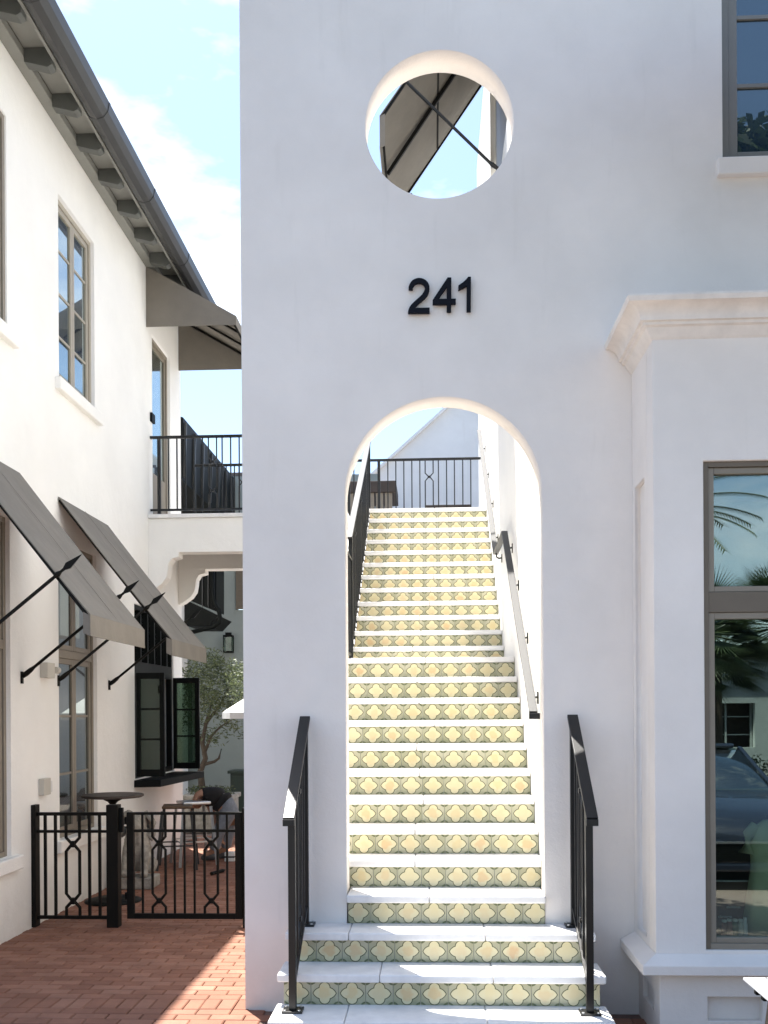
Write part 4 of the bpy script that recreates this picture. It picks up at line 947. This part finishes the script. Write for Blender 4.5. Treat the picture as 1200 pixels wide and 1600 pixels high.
# ------------------------------------------------------------------ olive tree, planter, umbrella, cabinet
def leaves(mb, c, r, n, ln, wd, rng):
    for _ in range(n):
        d = Vector((rng.gauss(0, 1), rng.gauss(0, 1), rng.gauss(0, 1))).normalized(); p = c+Vector((d.x*r[0], d.y*r[1], d.z*r[2]))*(rng.random()**.45)
        a = Vector((rng.gauss(0, 1), rng.gauss(0, 1), rng.gauss(0, .7))).normalized(); b = a.cross(Vector((rng.gauss(0, 1), rng.gauss(0, 1), rng.gauss(0, 1)))).normalized()
        l_, w_ = ln*rng.uniform(.6, 1.3), wd*rng.uniform(.7, 1.2)
        mb.add([p-a*l_, p+b*w_, p+a*l_, p-b*w_], [(0, 1, 2, 3)])
rng = random.Random(3)
YT = 15.2; tp = lambda a, b: onY(a, b, YT)
tb = tp(318, 1240); tb.z = .45
tr_ = thing('olive_tree', (tb.x, tb.y, .3), 'small olive tree with thin crooked trunk in the courtyard', 'tree')
trunk = MB(); trunk.tube([tb, tp(313, 1205), tp(321, 1185), tp(316, 1160), tp(322, 1130), tp(330, 1100)], [.06, .05, .042, .036, .028, .015], 8)
trunk.tube([tp(316, 1195), tp(335, 1190), tp(342, 1185), tp(346, 1170)], [.035, .025, .02, .01], 6)
trunk.tube([tp(316, 1160), tp(305, 1140), tp(300, 1110)], [.03, .02, .01], 6); trunk.tube([tp(322, 1130), tp(345, 1100), tp(360, 1070)], [.028, .018, .008], 6)
trunk.tube([tp(318, 1180), tp(330, 1150), tp(345, 1135), tp(362, 1125)], [.03, .022, .015, .008], 6)
trunk.build('trunk', 'bark', tr_, True)
cm = MB()
for (a, b, r, n) in ((305, 1060, .42, 420), (330, 1050, .42, 520), (355, 1045, .40, 520), (375, 1060, .42, 520), (350, 1075, .45, 480), (325, 1085, .42, 420), (300, 1095, .35, 300), (310, 1125, .35, 300), (345, 1110, .35, 320), (375, 1100, .35, 300), (370, 1135, .25, 150), (330, 1145, .28, 170), (395, 1050, .45, 420), (395, 1090, .45, 350), (345, 1030, .3, 160), (305, 1150, .2, 90)):
    for _ in range(3): leaves(cm, tp(a, b)+Vector((rng.uniform(-.12, .12), rng.uniform(-.5, .5), rng.uniform(-.1, .1))), (r*.7, r*.9, r*.6), n//3, .038, .011, rng)
cm.build('crown', 'olive', tr_)
pt = tp(330, 1236)
pn = thing('stone_planter', (pt.x, YT, 0), 'long low stone planter under the olive tree', 'planter')
a, b = tp(292, 1215), tp(366, 1215)
B(a.x, b.x, YT-.3, YT+.35, .0, .50).build('trough', 'lion', pn, bevel=.02); B(a.x-.03, b.x+.03, YT-.33, YT+.38, .501, .57).build('rim', 'lion', pn, bevel=.01)
hm = MB()
for i in range(14): leaves(hm, Vector((a.x+.1+(b.x-a.x-.2)*i/13, YT, .62)), (.12, .2, .09), 60, .03, .009, rng)
hm.build('foliage', 'olive', pn)
um = onY(430, 1066, 14.3)
ut = thing('patio_umbrella', (um.x, um.y, 0), 'white patio umbrella reaching out past the tower edge beside the olive tree', 'umbrella')
hub = um+Vector((0, 0, .05)); n = 8; rr = .78; zr = onY(392, 1113, 14.3).z
vs = [hub]+[Vector((um.x+rr*math.cos(2*PI*i/n), um.y+rr*math.sin(2*PI*i/n), zr)) for i in range(n)]
vs += [v+Vector((0, 0, -.09)) for v in vs[1:]]
MB().add(vs, [(0, 1+i, 1+(i+1) % n) for i in range(n)]+[(1+i, 1+n+i, 1+n+(i+1) % n, 1+(i+1) % n) for i in range(n)]).build('canopy', 'umbrella', ut)
MB().tube([(um.x, um.y, .01), (um.x, um.y, hub.z)], .022, 8).build('pole', 'steel', ut)
cb_ = onY(358, 1240, 16.4); ct = onY(358, 1206, 16.4)
cg = thing('cabinet', (cb_.x+.3, 16.6, 0), 'dark green cabinet against the courtyard wall right of the planter', 'cabinet')
B(cb_.x+.02, cb_.x+.75, 16.4, 16.9, .001, ct.z-.03).build('body', 'darkgreen', cg, bevel=.008); B(cb_.x-.02, cb_.x+.80, 16.36, 16.94, ct.z-.029, ct.z+.02).build('lid', 'darkgreen', cg, bevel=.008)
for i in range(2): B(cb_.x+.06+i*.34, cb_.x+.37+i*.34, 16.385, 16.399, .08, ct.z-.08).build('door', 'darkgreen', cg)

# ------------------------------------------------------------------ small white-topped table at the right edge
tz = .75; ta = onZ(1161, 1527, tz)
tt = thing('cafe_table', (ta.x+.35, ta.y-.35, 0), 'white topped cafe table with wooden base cut off by the right edge of the picture', 'table')
B(ta.x, ta.x+.75, ta.y-.75, ta.y, tz-.012, tz).build('table_top', 'tabletop', tt, bevel=.003)
for yy in (ta.y-.08, ta.y-.16): B(ta.x+.02, ta.x+.06, yy-.015, yy+.015, tz-.045, tz-.0125).build('clip', 'black', tt, bevel=.004)
MB().loft([[(ta.x+.07, ta.y-.62, tz-.0125), (ta.x+.65, ta.y-.62, tz-.0125), (ta.x+.65, ta.y-.09, tz-.0125), (ta.x+.07, ta.y-.09, tz-.0125)], [(ta.x+.0, ta.y-.68, .0), (ta.x+.72, ta.y-.68, .0), (ta.x+.72, ta.y-.03, .0), (ta.x+.0, ta.y-.03, .0)]]).build('base', 'wood', tt, bevel=.005)
for x_ in (.085, .20): MB().beam((ta.x+x_, ta.y-.01, tz+.0008), (ta.x+x_+.05, ta.y-.4, tz+.0008), .006, .001).build('inlay', 'black', tt)

# ================================================================== across the street (seen only as reflections)
def fan_palm(x, y, h, lab, seed):
    r = random.Random(seed); t = thing('palm_tree', (x, y, 0), lab, 'palm', 'palms across the street')
    MB().tube([(x, y, -.05), (x+.03, y, h*.5), (x, y, h)], [.2, .15, .17], 12).build('trunk', 'bark', t, True)
    mb = MB()
    for i in range(46):
        a = r.uniform(0, 2*PI); el = r.uniform(-.7, 1.2); d = Vector((math.cos(a)*math.cos(el), math.sin(a)*math.cos(el), math.sin(el)))
        b = Vector((x, y, h))+d*.75; sd = d.cross(Vector((0, 0, 1))).normalized(); up = sd.cross(d)
        for k in range(25):
            th = (k-12)/12*1.35; dd = (d*math.cos(th)+sd*math.sin(th)).normalized(); L_ = .8*(1-.25*abs(th)/1.25); w = (sd*math.cos(th)-d*math.sin(th))*.026
            mb.add([b-w, b+w, b+dd*L_+Vector((0, 0, -.12))], [(0, 1, 2)])
        mb.tube([Vector((x, y, h)), b], .012, 4)
    mb.build('crown', 'palm', t)
fan_palm(5.3, -8.5, 3.3, 'fan palm across the street nearest the parked car', 1)
fan_palm(7.0, -9.2, 3.5, 'fan palm across the street by the white wall', 2)
fan_palm(8.8, -9.5, 3.2, 'fan palm across the street furthest along', 5)
fan_palm(4.4, -10.5, 2.6, 'shorter fan palm in front of the low building across the street', 7)
fan_palm(6.1, -10.8, 2.9, 'fan palm close to the dark openings of the building across the street', 8)
def date_palm(x, y, h):
    t = thing('date_palm', (x, y, 0), 'tall feather palm standing by the street behind the photographer', 'palm'); r = random.Random(9)
    MB().tube([(x, y, -.05), (x, y, h)], [.2, .16], 12).build('trunk', 'bark', t, True)
    mb = MB()
    for i in range(26):
        a = i*2.4; el = r.uniform(.0, 1.1); pts = []
        for k in range(36):
            s = k/35*1.7; e2 = el-s*.55; 
            pts.append((pts[-1] if pts else Vector((x, y, h)))+Vector((math.cos(a)*math.cos(e2), math.sin(a)*math.cos(e2), math.sin(e2)))*.052)
        mb.tube(pts, .008, 4)
        for k in range(3, 36):
            d = (pts[k]-pts[k-1]).normalized(); sd = d.cross(Vector((0, 0, 1))).normalized()
            for s in (-1, 1):
                q_ = pts[k]; e = q_+(sd*s*.8+d*.7).normalized()*.36*(1.12-k/50)+Vector((0, 0, -.03)); mb.add([q_-d*.02, q_+d*.02, e], [(0, 1, 2)])
    mb.build('crown', 'palm', t)
date_palm(3.1, -4.0, 4.6)
op = thing('opposite_building', (7, -14, 0), 'low white building with dark openings across the street', 'building')
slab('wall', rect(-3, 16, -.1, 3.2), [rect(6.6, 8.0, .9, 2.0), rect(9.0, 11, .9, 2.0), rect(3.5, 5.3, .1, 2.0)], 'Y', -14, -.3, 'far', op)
B(-3, 16, -15.5, -14.9, -.1, 3.1).build('interior', 'brown', op)
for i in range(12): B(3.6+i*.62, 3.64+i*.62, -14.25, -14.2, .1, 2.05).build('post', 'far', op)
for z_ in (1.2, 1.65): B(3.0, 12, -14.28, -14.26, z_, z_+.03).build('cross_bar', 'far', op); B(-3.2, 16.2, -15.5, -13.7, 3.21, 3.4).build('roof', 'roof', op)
hg = MB(); rg = random.Random(4)
for i in range(60): leaves(hg, Vector((1+i*.18, -11.5+rg.uniform(-.2, .2), .35+rg.uniform(0, .25))), (.2, .25, .28), 60, .05, .02, rg)
tag(hg.build('hedge', 'hedge'), 'low leafy hedge in front of the building across the street', 'hedge')
# parked car
cx_, cy_, cz = 3.05, -1.35, -.029
car = thing('parked_car', (cx_, cy_, cz), 'dark navy car parked nose towards the shop window', 'car')
def cs(y, w, z0, z1, tw): return [(cx_-w, y, z0+.08), (cx_-w*.93, y, z0), (cx_+w*.93, y, z0), (cx_+w, y, z0+.08), (cx_+w, y, z0+(z1-z0)*.62), (cx_+w*tw, y, z1), (cx_-w*tw, y, z1), (cx_-w, y, z0+(z1-z0)*.62)]
bd = [(2.25, .62, .25, .55, .85), (2.15, .80, .2, .66, .88), (1.7, .88, .18, .80, .88), (.9, .9, .18, .95, .9), (.0, .9, .18, .97, .92), (-1.2, .9, .18, .98, .92), (-2.0, .88, .2, .98, .88), (-2.3, .78, .3, .85, .85)]
MB().loft([cs(cy_+y, w, cz+a, cz+b, k) for y, w, a, b, k in bd]).build('body', 'car', car, True, bevel=.03)
cab = [(.95, .80, .94, .96), (.2, .70, .95, 1.36), (-.6, .69, .95, 1.42), (-1.5, .68, .96, 1.36), (-2.05, .76, .95, .99)]
MB().loft([[(cx_-w-.08, cy_+y, cz+a-.02), (cx_+w+.08, cy_+y, cz+a-.02), (cx_+w-.06, cy_+y, cz+b), (cx_-w+.06, cy_+y, cz+b)] for y, w, a, b in cab]).build('cabin', 'glass', car, True)
B(cx_-.62, cx_+.62, cy_-1.4, cy_+.12, cz+1.375, cz+1.435).build('roof', 'car', car, bevel=.03)
for sx in (-1, 1):
    MB().beam((cx_+sx*.80, cy_+.93, cz+.95), (cx_+sx*.66, cy_+.15, cz+1.38), .05, .05).build('pillar', 'car', car)
    hl = MB().loft([ring(cx_+sx*.62, cy_+2.13, 0, .17, .07, 16), ring(cx_+sx*.62, cy_+2.20, 0, .12, .05, 16)], cap=True)
    hl.v = [(v[0], cy_+2.12+(0.0 if i < 16 else .06), cz+.60+(v[1]-cy_-2.13)) for i, v in enumerate(hl.v)]
    hl.build('headlight', 'jar', car, True)
    B(cx_+sx*.92-.06, cx_+sx*.92+.06, cy_+.72, cy_+.84, cz+.95, cz+1.08).build('mirror', 'car', car, bevel=.03)
    for wy in (1.4, -1.4):
        wh = MB(); c0 = Vector((cx_+sx*.80, cy_+wy, cz+.33)); wh.tube([c0+Vector((-sx*.1, 0, 0)), c0+Vector((sx*.12, 0, 0))], .33, 24); w_ = wh.build('wheel', 'tyre', car, bevel=.02)
        MB().tube([c0+Vector((sx*.121, 0, 0)), c0+Vector((sx*.135, 0, 0))], .2, 18).build('rim', 'steel', w_)
B(cx_-.5, cx_+.5, cy_+2.20, cy_+2.27, cz+.32, cz+.50).build('grille', 'black', car, bevel=.01)
B(cx_-.55, cx_+.55, cy_+2.245, cy_+2.28, cz+.50, cz+.52).build('chrome_strip', 'steel', car)
B(cx_-.78, cx_+.78, cy_+2.12, cy_+2.29, cz+.22, cz+.30).build('bumper', 'car', car, bevel=.02)

# ------------------------------------------------------------------ unseen tree added to shade the front wall from the open sky
def added_tree(x, y, h, cr_, n, lab, seed):
    r = random.Random(seed); t = thing('added_shade_tree', (x, y, 0), lab, 'tree', 'added shade trees'); c = Vector((x, y, h))
    tk = MB(); tk.tube([(x+1.1, y-.8, -.05), (x+1.0, y-.7, h*.3), (x+.3, y, h*.7)], [.18, .13, .10], 10)
    mb = MB()
    for i in range(34):
        d = Vector((r.gauss(0, 1), r.gauss(0, 1), r.gauss(0, .8))).normalized(); p = c+Vector((d.x*cr_[0], d.y*cr_[1], d.z*cr_[2]))*r.uniform(.45, .9)
        if i < 12: tk.tube([Vector((x+.3, y, h*.69)), Vector((x+.3, y, h*.7)).lerp(p, .5)+Vector((0, 0, .15)), p], [.09, .05, .015], 6)
        q = r.uniform(.6, 1.0); leaves(mb, p, (cr_[0]*.38*q, cr_[1]*.38*q, cr_[2]*.36*q), n//34, .06, .028, r)
    tk.build('trunk', 'bark', t, True); mb.build('crown', 'hedge', t)
added_tree(2.55, 4.1, 5.74, (1.75, 1.3, .56), 20000, 'unseen leafy tree added in front of the shop bay to shade the wall', 22)
